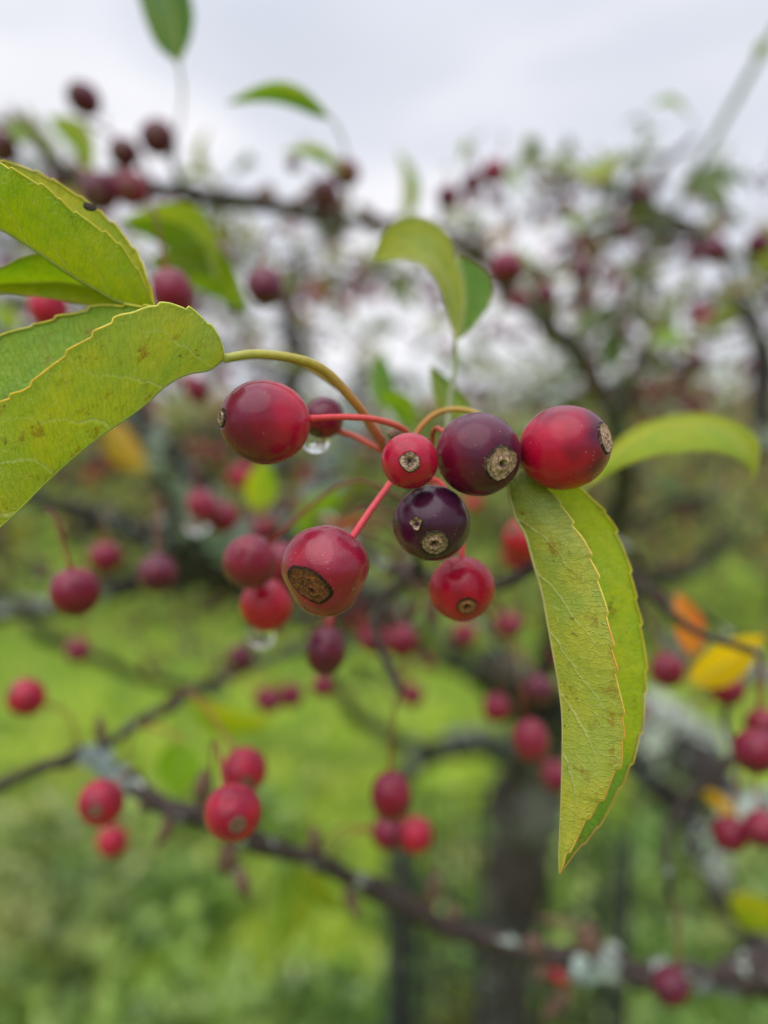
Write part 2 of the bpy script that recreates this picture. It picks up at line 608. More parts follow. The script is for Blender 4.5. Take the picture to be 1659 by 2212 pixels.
# grass and low weeds: nobody could count them
def blades(n, xs, ys, hmin, hmax, wmul, bend=0.5, broad=0.0):
    h = rng.uniform(hmin, hmax, n)
    w = h * rng.uniform(0.05, 0.09, n) * wmul
    th = rng.uniform(0, 2 * math.pi, n)
    dx, dy = np.cos(th), np.sin(th)
    lean = rng.uniform(0.1, 1.0, n) * bend * h
    la = rng.uniform(0, 2 * math.pi, n)
    lx, ly = np.cos(la) * lean, np.sin(la) * lean
    z0 = np.zeros(n)
    def pt(k, side, wk):
        return np.stack([xs + lx * k ** 2 + dx * w * wk * side, ys + ly * k ** 2 + dy * w * wk * side, z0 + h * k], axis=1)
    b0, b1 = pt(0, -1, 1 - broad), pt(0, 1, 1 - broad)
    m0, m1 = pt(0.55, -1, 0.9 + broad), pt(0.55, 1, 0.9 + broad)
    t = pt(1, 0, 0)
    V = np.stack([b0, b1, m1, m0, t], axis=1).reshape(-1, 3)
    i = np.arange(n) * 5
    F = [tuple(q) for q in np.stack([i, i + 1, i + 2, i + 3], axis=1).tolist()] + [tuple(q) for q in np.stack([i + 3, i + 2, i + 4], axis=1).tolist()]
    return V, F


M_grass = far_leaf_material('grass_blades', [(0.0, (0.28, 0.38, 0.05)), (0.4, (0.52, 0.66, 0.08)), (0.75, (0.66, 0.76, 0.16)), (1.0, (0.78, 0.74, 0.32))], 0.4, True, True)
M_weed = far_leaf_material('weed_leaves', [(0.0, (0.06, 0.11, 0.03)), (0.4, (0.24, 0.38, 0.06)), (0.75, (0.42, 0.56, 0.12)), (1.0, (0.56, 0.62, 0.28))], 0.4, True, True)
n = 70000
dist = np.exp(rng.uniform(math.log(1.4), math.log(14), n))
ang = rng.uniform(-0.62, 0.62, n)
xs, ys = dist * np.sin(ang), dist * np.cos(ang)
V, F = blades(n, xs, ys, 0.03, 0.085, 1.6)
V *= 1.0
go = link('grass', make_mesh('grass', V, F, M_grass, smooth=False))
go['kind'] = 'stuff'; tag(go, 'short bright green meadow grass under the crabapple tree', 'grass')

n = 26000
cx = rng.uniform(-1.3, 1.4, 90); cy = rng.uniform(1.2, 2.9, 90)
keep = ~((np.abs(cx + 0.15) < 0.35) & (cy > 2.0))
cx, cy = cx[keep], cy[keep]
ci = rng.integers(0, len(cx), n)
xs = cx[ci] + rng.normal(0, 0.09, n); ys = cy[ci] + rng.normal(0, 0.09, n)
V, F = blades(n, xs, ys, 0.03, 0.13, 3.2, 1.3, 0.7)
wo_ = link('weeds', make_mesh('weeds', V, F, M_weed, smooth=False))
wo_['kind'] = 'stuff'; tag(wo_, 'taller mixed weeds growing in the grass below the branches', 'weeds')

# ------------------------------------------------------------------ distant orchard trees
M_crown = [far_leaf_material('orchard_leaves_green', [(0.0, (0.07, 0.12, 0.03)), (0.5, (0.17, 0.25, 0.05)), (0.85, (0.32, 0.36, 0.08)), (1.0, (0.28, 0.05, 0.04))], 0.4, True),
           far_leaf_material('orchard_leaves_olive', [(0.0, (0.11, 0.14, 0.05)), (0.5, (0.27, 0.31, 0.09)), (0.8, (0.42, 0.42, 0.15)), (1.0, (0.30, 0.07, 0.06))], 0.4, True),
           far_leaf_material('orchard_leaves_rusty', [(0.0, (0.09, 0.10, 0.05)), (0.4, (0.24, 0.24, 0.09)), (0.75, (0.40, 0.30, 0.18)), (1.0, (0.33, 0.09, 0.08))], 0.4, True)]


def leaf_cloud(c, rad, n, size, clumps=40):
    cc = []
    while len(cc) < clumps:
        p = rng.normal(0, 0.5, 3)
        if np.linalg.norm(p) < 1:
            cc.append(p)
    cc = np.array(cc)
    k = rng.integers(0, clumps, n)
    p = cc[k] + rng.normal(0, 0.13, (n, 3))
    p = p * np.array(rad) + np.array(c)
    a = rng.normal(0, 1, (n, 3)); a /= np.linalg.norm(a, axis=1)[:, None]
    b = np.cross(a, rng.normal(0, 1, (n, 3))); b /= np.linalg.norm(b, axis=1)[:, None]
    s = size * rng.uniform(0.6, 1.3, n)[:, None]
    V = np.stack([p - a * s, p + b * s * .38, p + a * s, p - b * s * .38], axis=1).reshape(-1, 3)
    i = np.arange(n) * 4
    F = np.stack([i, i + 1, i + 2, i + 3], axis=1).tolist()
    return V, F


def orchard_tree(x, y, h, w, mi, label, n=2200):
    t = thing('orchard_tree', label, 'tree', (x, y, 0), 'small trees beyond the meadow')
    path = catmull([(x, y, -0.05), (x + .05, y, h * .2), (x - .05, y, h * .45), (x + .06, y, h * .75)], 10)
    V, F = tube(path, np.linspace(0.09, 0.03, 10), 8, 0.15, x, 8)
    wobj('trunk', V, F, M_bark_trunk, t)
    for k in range(5):
        a = k * 1.3 + x
        q = catmull([(x, y, h * .28), (x + math.cos(a) * w * .3, y + math.sin(a) * w * .3, h * .5), (x + math.cos(a) * w * .5, y + math.sin(a) * w * .5, h * .75)], 6)
        V, F = tube(q, np.linspace(0.05, 0.015, 6), 6)
        wobj('limb', V, F, M_bark_trunk, t)
    V, F = leaf_cloud((x, y, h * .62), (w * .75, w * .75, h * .46), n, 0.055)
    o = wobj('crown', V, F, M_crown[mi], t, smooth=False)
    o['kind'] = 'stuff'


for a in [(-3.4, 6.6, 1.9, 2.2, 0, 'bushy green orchard tree at the edge of the meadow behind the folded leaf'),
          (-1.5, 6.4, 1.55, 1.5, 1, 'low olive orchard tree beyond the meadow behind the paired crabapples'),
          (0.55, 7.4, 1.75, 1.3, 0, 'yellow green tree top rising behind the touching crabapples'),
          (1.75, 5.6, 1.85, 1.6, 1, 'olive orchard tree with reddish fruit behind the arched yellow leaf'),
          (3.3, 6.3, 2.0, 2.0, 2, 'rusty brown orchard tree by the side of the meadow'),
          (2.6, 9.5, 2.3, 2.6, 0, 'wide green tree standing behind the rusty orchard tree'),
          (-2.6, 10.5, 1.9, 2.6, 2, 'rusty toned low tree far across the meadow'),
          (5.8, 9.0, 2.6, 2.6, 1, 'olive tree at the far side of the meadow past the rusty tree'),
          (-6.0, 9.0, 2.2, 2.6, 1, 'olive tree at the far end of the meadow by the green bushy one')]:
    orchard_tree(*a, n=3200)
V, F = leaf_cloud((0, 17, 0.9), (17, 1.8, 1.7), 9000, 0.16, 260)
hg = link('hedge', make_mesh('hedge', V, F, M_crown[1], smooth=False))
hg['kind'] = 'stuff'; tag(hg, 'long low hedge closing off the far end of the meadow', 'hedge')

# ------------------------------------------------------------------ the crabapple tree
tree_base = P(1085, 2400, 1.36); tree_base.z = 0
tree = thing('crabapple_tree', 'old crabapple tree with lichen crusted limbs and dark trunk inside a wire guard', 'tree', tree_base)
SAMPLES = []     # points on the branches, for hanging stalks
LEAF_MESHES = []


def branch(pts, mat=M_bark, rough=0.22, name='branch', sides=10, n=None, seed=None, rscale=None, kink=0.28):
    """pts: (x, y, z, radius in photo units); radius is turned into metres with the depth"""
    if kink:
        o_ = [pts[0]]
        for a_, b_ in zip(pts, pts[1:]):
            k_ = (a_[3] + b_[3]) / 2 * kink + 1.5
            o_.append(((a_[0] + b_[0]) / 2 + rnd.uniform(-k_, k_), (a_[1] + b_[1]) / 2 + rnd.uniform(-k_, k_), (a_[2] + b_[2]) / 2, (a_[3] + b_[3]) / 2 * rnd.uniform(0.85, 1.25)))
            o_.append(b_)
        pts = o_
    q = [(*P(x, y, z), r / U * z) for x, y, z, r in pts]
    n = n or max(14, len(pts) * 9)
    c = catmull(q, n)
    rad = np.maximum(c[:, 3], 0.0003)
    rs = rscale or 0.7 / float(np.mean(rad))
    V, F = tube(c[:, :3], rad, sides, rough, seed or rnd.random() * 50, rs)
    o = wobj(name, V, F, mat, tree)
    for i in range(n):
        SAMPLES.append((Vector(c[i, :3]), float(rad[i])))
    o['_c'] = 0
    del o['_c']
    return o, c[:, :3], rad


def local_leaf(fold, arch, w, twist=0.0, nl=12, nw=3):
    """a unit leaf along +Y"""
    V, F = [], []
    cols = 2 * nw + 1
    for i in range(nl + 1):
        t = i / nl
        hw = w * (math.sin(math.pi * min(1, t ** 0.8)) ** 0.8) * (1 - 0.12 * t) if 0 < t < 1 else 0.0
        cz = arch * math.sin(math.pi * t) 
        tw = twist * t
        for j in range(-nw, nw + 1):
            s = j / nw
            x = s * hw * math.cos(fold)
            z = abs(s) * hw * math.sin(fold) - 0.15 * hw * abs(s) ** 2
            x, z = x * math.cos(tw) - z * math.sin(tw), x * math.sin(tw) + z * math.cos(tw)
            V.append((x, t, cz + z))
    for i in range(nl):
        for j in range(cols - 1):
            a = i * cols + j
            F.append((a, a + 1, a + cols + 1, a + cols))
    return V, F


LEAFSTOPS = [(0.0, (0.09, 0.14, 0.05)), (0.35, (0.16, 0.21, 0.07)), (0.7, (0.26, 0.29, 0.09)), (0.92, (0.36, 0.32, 0.08)), (1.0, (0.42, 0.22, 0.06))]
M_treeleaf = far_leaf_material('crabapple_leaves', LEAFSTOPS, 0.42)
for k, (fo, ar, w, tw) in enumerate([(0.6, 0.18, 0.26, 0.2), (1.0, 0.25, 0.24, -0.3), (0.25, 0.1, 0.28, 0.1), (0.8, -0.15, 0.22, 0.5), (0.4, 0.3, 0.25, -0.6)]):
    V, F = local_leaf(fo, ar, w, tw)
    LEAF_MESHES.append(make_mesh('leaf', V, F, M_treeleaf))


def basis(y, roll):
    y = Vector(y).normalized()
    r = Vector(roll)
    x = y.cross(r)
    if x.length < 1e-4:
        x = y.cross(Vector((0.3, 0.5, 0.8)))
    x.normalize()
    z = x.cross(y)
    return Matrix((x, y, z)).transposed().to_quaternion()


leaf_count = 0
FAR_LEAVES_V, FAR_LEAVES_F = [], []


def put_leaf(branch_obj, base, direction, length, roll=None):
    global leaf_count
    roll = roll or Vector((rnd.uniform(-1, 1), rnd.uniform(-1, 1), rnd.uniform(0.1, 1)))
    o = link('leaf', rnd.choice(LEAF_MESHES), branch_obj, Vector(base) - parent_world(branch_obj), basis(direction, roll), length)
    leaf_count += 1
    return o


# lichen: crinkled pale lobes sitting on the bark
def lichen_patch(branch_obj, c, rad, t0, t1, n, size, side=None, tone=(0.42, 0.47, 0.40), spread=2.6):
    V, F, C = [], [], []
    N_ = len(c)
    for _ in range(n):
        i = int(rnd.uniform(t0, t1) * (N_ - 1))
        j = min(i + 1, N_ - 1); i0 = max(j - 1, 0)
        tan = Vector(c[j] - c[i0]).normalized()
        if side is not None:
            up = Dv(side)
        else:
            up = Vector((rnd.uniform(-1, 1), rnd.uniform(-1, 1), rnd.uniform(-1, 1)))
        up = (up - tan * up.dot(tan)).normalized()
        up = Quaternion(tan, rnd.gauss(0, spread * 0.25)) @ up
        ctr = Vector(c[i]) + up * rad[i] * rnd.uniform(0.92, 1.12)
        nrm = (up + Vector((rnd.uniform(-.5, .5), rnd.uniform(-.5, .5), rnd.uniform(-.5, .5)))).normalized()
        a = nrm.cross(tan + Vector((0.01, 0.02, 0.03))).normalized(); b = nrm.cross(a)
        s = size * rnd.uniform(0.5, 1.3)
        k0 = len(V); m_ = 7
        V.append(ctr + nrm * s * 0.12)
        sh = rnd.uniform(0.7, 1.25)
        C.append([x * sh * 0.85 for x in tone])
        for q in range(m_):
            an = q / m_ * 6.2832
            r_ = s * rnd.uniform(0.6, 1.15)
            V.append(ctr + (a * math.cos(an) + b * math.sin(an)) * r_ + nrm * s * rnd.uniform(0.0, 0.7))
            C.append([x * sh * 1.1 for x in tone])
        for q in range(m_):
            F.append((k0, k0 + 1 + q, k0 + 1 + (q + 1) % m_))
    o = wobj('lichen_patch', [tuple(v) for v in V], F, M_lichen, branch_obj, smooth=False, col=C)
    o['kind'] = 'stuff'
    return o


def bud(branch_obj, base, direction, length, width, mat=M_bud, name='bud'):
    """pointed scaly bud or short spur"""
    d = Vector(direction).normalized()
    length *= 1.35; width *= 1.45
    n = 9
    path = [Vector(base) + d * length * (i / (n - 1)) for i in range(n)]
    prof = [0.5, 0.62, 0.8, 1.0, 1.0, 0.9, 0.68, 0.4, 0.08]
    rr = [width * p * (1 + 0.18 * (i % 2)) for i, p in enumerate(prof)]
    V, F = tube([tuple(p) for p in path], rr, 9, 0.25, rnd.random() * 30, 1.0 / width)
    return wobj(name, V, F, mat, branch_obj)


# trunk and limbs
trunk, tc_, tr_ = branch([(1070, 3700, 1.5, 95), (1078, 2900, 1.40, 80), (1082, 2400, 1.38, 62), (1088, 2180, 1.37, 59), (1102, 1990, 1.36, 60), (1130, 1800, 1.35, 68), (1148, 1690, 1.34, 72), (1160, 1600, 1.32, 74), (1165, 1540, 1.30, 56), (1158, 1490, 1.26, 36)],
                         M_bark_trunk, 0.10, 'trunk', 22, 90, 3.0, 22, kink=0.06)
lichen_patch(trunk, tc_, tr_, 0.62, 0.80, 60, 0.006, (-0.3, 0, 1), (0.17, 0.19, 0.15))
limb_l, lc, lr = branch([(1165, 1560, 1.30, 52), (1120, 1490, 1.22, 44), (1010, 1430, 1.05, 38), (900, 1375, 0.88, 38), (790, 1300, 0.74, 40), (660, 1265, 0.64, 44), (520, 1240, 0.56, 46), (430, 1205, 0.52, 42), (340, 1165, 0.49, 32), (240, 1130, 0.47, 22), (130, 1095, 0.45, 16), (20, 1060, 0.44, 13), (-120, 1020, 0.42, 10)],
                        M_bark_dark, 0.16, 'limb', 16, 110)
for t0, t1, n, s, sd_ in [(0.16, 0.26, 40, 0.012, (0.2, 1, .5)), (0.52, 0.64, 34, 0.0065, (0, .8, 1)), (0.69, 0.80, 30, 0.0055, (.3, 1, .6)), (0.86, 0.93, 18, 0.004, (0, .6, 1)), (0.36, 0.46, 26, 0.007, (0, 1, .4))]:
    lichen_patch(limb_l, lc, lr, t0, t1, n, s, sd_, (0.36, 0.42, 0.36), 3)
limb_u, uc, ur = branch([(520, 1245, 0.56, 52), (450, 1150, 0.52, 52), (400, 1060, 0.49, 49.4), (345, 975, 0.47, 44.2), (285, 905, 0.46, 39), (210, 850, 0.46, 33.8), (100, 790, 0.46, 28.6), (-60, 730, 0.46, 26)],
                        M_bark_dark, 0.16, 'limb', 14, 70)
lichen_patch(limb_u, uc, ur, 0.12, 0.36, 70, 0.0068, (.7, .3, 1), (0.33, 0.40, 0.34), 3)
lichen_patch(limb_u, uc, ur, 0.45, 0.55, 14, 0.005, (-.5, .2, 1), (0.30, 0.34, 0.30), 3)
limb_u2, u2c, u2r = branch([(600, 1250, 0.62, 34), (640, 1160, 0.64, 32), (680, 1080, 0.66, 26), (720, 1000, 0.70, 20), (760, 900, 0.75, 15), (770, 800, 0.8, 11)], M_bark_dark, 0.16, 'limb', 12, 50)
lichen_patch(limb_u2, u2c, u2r, 0.15, 0.75, 60, 0.008, (.2, .3, 1), (0.34, 0.41, 0.37), 3)
bl, blc, blr = branch([(-80, 1330, 0.50, 22), (0, 1325, 0.50, 21), (100, 1318, 0.51, 20), (210, 1285, 0.52, 19), (330, 1258, 0.54, 22), (450, 1240, 0.56, 26)], M_bark_dark, 0.16, 'limb', 12, 50)
lichen_patch(bl, blc, blr, 0.1, 0.35, 22, 0.004, (0, 1, .4), (0.30, 0.33, 0.28), 3)
arm, ac, ar_ = branch([(1150, 1700, 1.33, 34), (1120, 1635, 1.31, 30), (1040, 1605, 1.26, 26), (950, 1618, 1.20, 23), (880, 1660, 1.14, 20), (850, 1720, 1.10, 17), (830, 1800, 1.08, 12)], M_bark_dark, 0.14, 'limb', 12, 50)
lichen_patch(arm, ac, ar_, 0.15, 0.6, 46, 0.010, (0, 1, .5), (0.34, 0.37, 0.32), 2)
arm2, a2c, a2r = branch([(950, 1620, 1.2, 18), (860, 1600, 1.15, 16), (780, 1560, 1.1, 14), (730, 1490, 1.05, 12), (700, 1430, 1.0, 10)], M_bark_dark, 0.14, 'limb', 10, 40)
limb_r, rc, rr_ = branch([(1165, 1620, 1.31, 50), (1220, 1545, 1.20, 46), (1300, 1530, 1.10, 50), (1380, 1560, 1.0, 58), (1450, 1610, 0.92, 56), (1520, 1670, 0.85, 46), (1600, 1740, 0.78, 36), (1700, 1810, 0.70, 30)], M_bark_dark, 0.16, 'limb', 16, 80)
lichen_patch(limb_r, rc, rr_, 0.38, 0.74, 230, 0.012, (0, .8, 1), (0.58, 0.63, 0.54), 3)
limb_r2, r2c, r2r = branch([(1300, 1570, 1.10, 36), (1370, 1650, 1.04, 32), (1440, 1715, 0.98, 33), (1500, 1785, 0.92, 30), (1535, 1860, 0.88, 28), (1580, 1960, 0.84, 30), (1640, 2050, 0.80, 32), (1700, 2130, 0.76, 30)], M_bark_dark, 0.16, 'limb', 12, 70)
lichen_patch(limb_r2, r2c, r2r, 0.55, 0.70, 26, 0.007, (.6, .6, 1), (0.40, 0.44, 0.38), 3)
up, upc, upr = branch([(1160, 1500, 1.26, 34), (1190, 1420, 1.15, 26), (1200, 1330, 1.05, 22), (1240, 1240, 0.95, 18), (1330, 1150, 0.88, 15), (1450, 1090, 0.82, 12), (1560, 1060, 0.78, 10)], M_bark_dark, 0.14, 'limb', 12, 60)
rg, rgc, rgr = branch([(1740, 1455, 0.62, 20), (1650, 1460, 0.62, 20), (1560, 1450, 0.63, 18), (1480, 1420, 0.66, 14), (1420, 1360, 0.7, 10)], M_bark_dark, 0.14, 'limb', 10, 40)
lichen_patch(rg, rgc, rgr, 0.2, 0.5, 26, 0.005, (0, 1, .6), (0.32, 0.34, 0.32), 3)
rd_, rdc, rdr = branch([(1740, 1690, 0.42, 26), (1650, 1735, 0.42, 26), (1580, 1770, 0.43, 22), (1530, 1800, 0.44, 15), (1500, 1850, 0.45, 9)], M_bark_dark, 0.16, 'limb', 12, 40)
lichen_patch(rd_, rdc, rdr, 0.3, 0.8, 44, 0.005, (-.2, -.3, 1), (0.42, 0.47, 0.42), 3)
redge, rec, rer = branch([(1660, 980, 0.5, 20.8), (1645, 880, 0.5, 23.4), (1650, 780, 0.5, 23.4), (1625, 700, 0.5, 16.9), (1590, 640, 0.5, 11.7), (1555, 540, 0.52, 9.1)], M_bark_dark, 0.18, 'branch', 10, 40)

# upper branch against the sky
b1, b1c, b1r = branch([(-60, 235, 0.42, 5), (20, 270, 0.40, 7), (70, 305, 0.39, 10), (130, 365, 0.38, 16), (210, 400, 0.38, 16), (300, 405, 0.38, 17), (400, 415, 0.38, 18), (480, 430, 0.39, 17), (570, 442, 0.40, 18), (650, 458, 0.41, 17), (740, 475, 0.42, 16), (850, 485, 0.44, 14), (950, 505, 0.46, 14), (1035, 550, 0.48, 14), (1100, 620, 0.49, 17), (1160, 680, 0.5, 16), (1210, 725, 0.51, 17), (1255, 780, 0.53, 18), (1295, 840, 0.56, 20), (1330, 920, 0.6, 21), (1350, 1040, 0.7, 23), (1290, 1200, 0.9, 26)], M_bark, 0.25, 'branch', 10, 160)
for k in range(34):
    i = rnd.randint(8, 150)
    bud(b1, b1c[i], Dv((rnd.uniform(-1, 1), rnd.choice([-1, 1]) * rnd.uniform(.3, 1), rnd.uniform(-.5, .5))), rnd.uniform(0.006, 0.018), rnd.uniform(0.0015, 0.003))
lichen_patch(b1, b1c, b1r, 0.58, 0.74, 34, 0.003, (0, .5, 1), (0.34, 0.42, 0.42), 3)
lichen_patch(b1, b1c, b1r, 0.30, 0.50, 26, 0.0025, (0, 1, .6), (0.36, 0.38, 0.36), 3)
b1b, _, _ = branch([(405, 418, 0.38, 9), (385, 385, 0.375, 8), (372, 345, 0.37, 6), (378, 300, 0.36, 3)], M_bark, 0.2, 'twig', 8)
b1d, _, _ = branch([(330, 405, 0.38, 6), (300, 340, 0.37, 4), (250, 300, 0.36, 3), (180, 260, 0.36, 3)], M_bark, 0.2, 'twig', 8)
b1e, _, _ = branch([(720, 473, 0.42, 6), (700, 420, 0.42, 4), (660, 380, 0.42, 3)], M_bark, 0.2, 'twig', 8)
b1f, _, _ = branch([(940, 503, 0.46, 6), (970, 440, 0.48, 5), (1020, 400, 0.5, 4), (1070, 370, 0.5, 3)], M_bark, 0.2, 'twig', 8)
shoot, shc, shr = branch([(1725, -30, 0.42, 8.0), (1680, 49, 0.44, 8), (1284, 765, 0.75, 8.0)][::2], M_bark_pale, 0.08, 'shoot', 8, 60, kink=0)
knot, kc, kr = branch([(1356, 392, 0.60, 8), (1385, 430, 0.6, 12.8), (1412, 464, 0.6, 24), (1450, 482, 0.6, 19.2), (1482, 494, 0.6, 14.4), (1548, 532, 0.6, 12.8), (1600, 560, 0.6, 9.6), (1700, 600, 0.6, 8)], M_bark, 0.25, 'branch', 10, 60)
k2, _, _ = branch([(1412, 464, 0.6, 12.8), (1350, 480, 0.62, 9.6), (1280, 500, 0.64, 8), (1200, 530, 0.66, 6.4)], M_bark, 0.25, 'branch', 8)
k3, _, _ = branch([(1400, 450, 0.6, 11.2), (1410, 400, 0.6, 9.6), (1440, 350, 0.61, 8), (1500, 300, 0.62, 6.4)], M_bark, 0.25, 'branch', 8)
k4, _, _ = branch([(1380, 430, 0.6, 9.6), (1300, 400, 0.62, 8), (1230, 365, 0.64, 6.4), (1150, 380, 0.66, 4.8)], M_bark, 0.25, 'branch', 8)
k5, _, _ = branch([(1250, 775, 0.55, 9.6), (1290, 700, 0.57, 8), (1270, 620, 0.6, 6.4), (1300, 540, 0.62, 4.8)], M_bark, 0.25, 'branch', 8)

# twig that carries the near cluster
b5, b5c, b5r = branch([(1290, 1150, 0.215, 15), (1210, 1195, 0.205, 14), (1150, 1225, 0.2, 13), (1085, 1262, 0.2, 13), (1020, 1278, 0.205, 12), (950, 1262, 0.21, 12), (880, 1238, 0.22, 13), (800, 1200, 0.24, 12), (740, 1170, 0.27, 12), (690, 1120, 0.31, 14), (660, 1120, 0.4, 20), (640, 1200, 0.6, 24)], M_bark, 0.22, 'branch', 12, 90)
lichen_patch(b5, b5c, b5r, 0.24, 0.36, 40, 0.0019, (0, 1, .5), (0.42, 0.47, 0.44), 3)
spur, spc, spr = branch([(905, 1250, 0.214, 11), (900, 1180, 0.185, 10), (893, 1110, 0.16, 10), (885, 1050, 0.14, 11), (872, 995, 0.128, 13), (858, 962, 0.123, 15), (852, 948, 0.121, 10)], M_bark, 0.3, 'spur', 12, 40)
for (x, y, dx, dy, l, w) in [(853, 952, -0.1, 1, 0.0016, 0.0006), (862, 962, 0.5, 1, 0.0012, 0.0005), (848, 965, -.8, .5, 0.0011, 0.0005)]:
    bud(spur, P(x, y, 0.1215), Dv((dx, dy, .2)), l, w)

# lower branch
b6, b6c, b6r = branch([(-90, 1735, 0.25, 14), (0, 1697, 0.245, 14), (110, 1650, 0.24, 14), (165, 1630, 0.235, 17), (215, 1640, 0.23, 20), (265, 1685, 0.225, 20), (330, 1728, 0.22, 19), (430, 1762, 0.215, 21), (520, 1805, 0.22, 23), (600, 1835, 0.23, 19), (700, 1868, 0.24, 20), (800, 1915, 0.25, 22), (900, 1968, 0.26, 23), (1000, 2012, 0.265, 23), (1100, 2042, 0.27, 21), (1200, 2066, 0.275, 20), (1290, 2082, 0.28, 26), (1370, 2105, 0.28, 30), (1450, 2112, 0.28, 24), (1540, 2112, 0.28, 24), (1620, 2105, 0.28, 46), (1740, 2090, 0.28, 70)], M_bark, 0.2, 'branch', 14, 260)
for t0, t1, n, s, sd_, tone in [(0.165, 0.225, 110, 0.0017, (.2, .4, 1), (0.22, 0.27, 0.25)), (0.768, 0.795, 90, 0.0021, (0, .8, 1), (0.38, 0.43, 0.38)), (0.838, 0.853, 24, 0.0018, (0, 1, .6), (0.34, 0.38, 0.34)), (0.885, 0.92, 22, 0.0018, (0, -.6, 1), (0.20, 0.22, 0.21)), (0.745, 0.775, 60, 0.003, (-.2, -1.3, .8), (0.36, 0.43, 0.39))]:
    lichen_patch(b6, b6c, b6r, t0, t1, n, s, sd_, tone, 3)
b6b, _, _ = branch([(200, 1635, 0.235, 13), (260, 1590, 0.25, 11), (330, 1545, 0.28, 12), (400, 1502, 0.31, 13), (480, 1465, 0.34, 12), (540, 1440, 0.38, 12), (640, 1400, 0.48, 14), (760, 1360, 0.66, 16)], M_bark, 0.2, 'branch', 10, 60)
b8, _, _ = branch([(60, 1350, 0.8, 14), (160, 1400, 0.85, 14), (250, 1440, 0.9, 13), (350, 1472, 0.95, 12), (480, 1500, 1.0, 10)], M_bark_dark, 0.2, 'branch', 8)
for (x, y, dx, dy, l, w, z) in [(222, 1612, -0.1, 1, 0.0075, 0.0011, .232), (150, 1640, .9, .25, 0.005, 0.0010, .236), (497, 1815, -0.2, -1, 0.0075, 0.0018, .218), (505, 1865, .45, -1, 0.0085, 0.0014, .218), (385, 1742, -.5, -1, 0.0095, 0.0013, .217),
                               (432, 1745, .15, 1, 0.009, 0.0017, .216), (680, 1855, 0.0, 1, 0.0085, 0.0014, .24), (930, 1965, 0.15, 1, 0.012, 0.0017, .26), (975, 1990, .3, 1, 0.005, 0.0016, .263), (1165, 2060, -.6, 1, 0.006, 0.002, .27), (1262, 2072, .1, 1, 0.011, 0.0032, .279),
                               (1250, 2000, -1, 0.25, 0.012, 0.0009, .277), (745, 1895, .3, -1, 0.011, 0.0014, .247), (1165, 2065, .1, -1, 0.008, 0.0016, .272), (1240, 2140, -.8, -.6, 0.012, 0.0016, .285), (905, 1965, -.4, .7, 0.004, 0.0012, .26), (310, 1725, .2, -1, 0.003, 0.0012, .22)]:
    bud(b6, P(x, y, z), Dv((dx, dy, 0.1)), l, w)

# old crinkled spur under the near cluster
for (x, y, dx, dy, l, w) in [(925, 1290, .2, -1, 0.006, 0.0012), (905, 1300, -.6, -.6, 0.005, 0.001), (950, 1300, .7, -.5, 0.004, 0.001), (915, 1270, -1, .2, 0.004, 0.0011)]:
    bud(b5, P(x, y, 0.207), Dv((dx, dy, 0.3)), l, w)

# ------------------------------------------------------------------ more twigs, with leaves, farther back in the crown
TINY = []
def sprout(x, y, z, ang, length_u, nleaf, nfruit, leaf_len=0.05, mat=M_bark, r0=3.0, spread=1.0):
    """a thin side twig with its leaves; ang in degrees in the picture's plane, random in depth"""
    a = R(ang)
    dz = rnd.uniform(-0.12, 0.12) * z
    pts = []
    for k in range(4):
        t = k / 3
        pts.append((x + math.cos(a) * length_u * t + rnd.uniform(-8, 8) * t, y - math.sin(a) * length_u * t + rnd.uniform(-8, 8) * t - 10 * t * t, z + dz * t, r0 * (1 - 0.6 * t)))
    o, c, rr = branch(pts, mat, 0.1, 'twig', 6, 10)
    for _ in range(nleaf):
        i = rnd.randint(3, 9)
        d = Vector((rnd.uniform(-1, 1), rnd.uniform(-1, 1), rnd.uniform(-0.5, 1.1)))
        put_leaf(o, c[i], d, leaf_len * rnd.uniform(0.6, 1.15))
    for _ in range(nfruit):
        i = rnd.randint(4, 9)
        TINY.append((Vector(c[i]), z))
    return o


for k in range(46):   # upper right, seen against the sky
    x = rnd.uniform(1060, 1680); y = rnd.uniform(430, 860)
    sprout(x, y, rnd.uniform(0.45, 0.9), rnd.uniform(10, 170), rnd.uniform(70, 150), rnd.randint(0, 2), rnd.randint(0, 2), 0.036, r0=5.0)
for k in range(16):
    x = rnd.uniform(1020, 1660); y = rnd.uniform(330, 470) + max(0, (1250 - x)) * 0.15
    sprout(x, y, rnd.uniform(0.5, 0.8), rnd.uniform(40, 140), rnd.uniform(40, 90), rnd.randint(1, 2), rnd.randint(0, 2), 0.032, r0=4.0)
for k in range(44):   # behind the upper branch, centre and left
    x = rnd.uniform(380, 1080); y = rnd.uniform(510, 960)
    sprout(x, y, rnd.uniform(0.55, 1.2), rnd.uniform(0, 180), rnd.uniform(50, 130), rnd.randint(0, 2), rnd.randint(0, 2), 0.04, r0=4.5)
for k in range(22):
    x = rnd.uniform(-30, 480); y = rnd.uniform(330, 1000)
    sprout(x, y, rnd.uniform(0.5, 1.0), rnd.uniform(0, 180), rnd.uniform(60, 140), rnd.randint(1, 3), rnd.randint(0, 2), 0.045, r0=5.0)
for k in range(36):   # right side, mid height
    x = rnd.uniform(1220, 1700); y = rnd.uniform(850, 1430)
    sprout(x, y, rnd.uniform(0.7, 1.5), rnd.uniform(0, 180), rnd.uniform(60, 150), rnd.randint(1, 2), rnd.randint(0, 2), 0.045, r0=6.0)
for k in range(34):   # about the limbs below the cluster
    x = rnd.uniform(330, 1250); y = rnd.uniform(1000, 1500)
    sprout(x, y, rnd.uniform(0.5, 1.1), rnd.uniform(0, 180), rnd.uniform(50, 140), rnd.randint(0, 2), rnd.randint(0, 2), 0.04, r0=6.0)
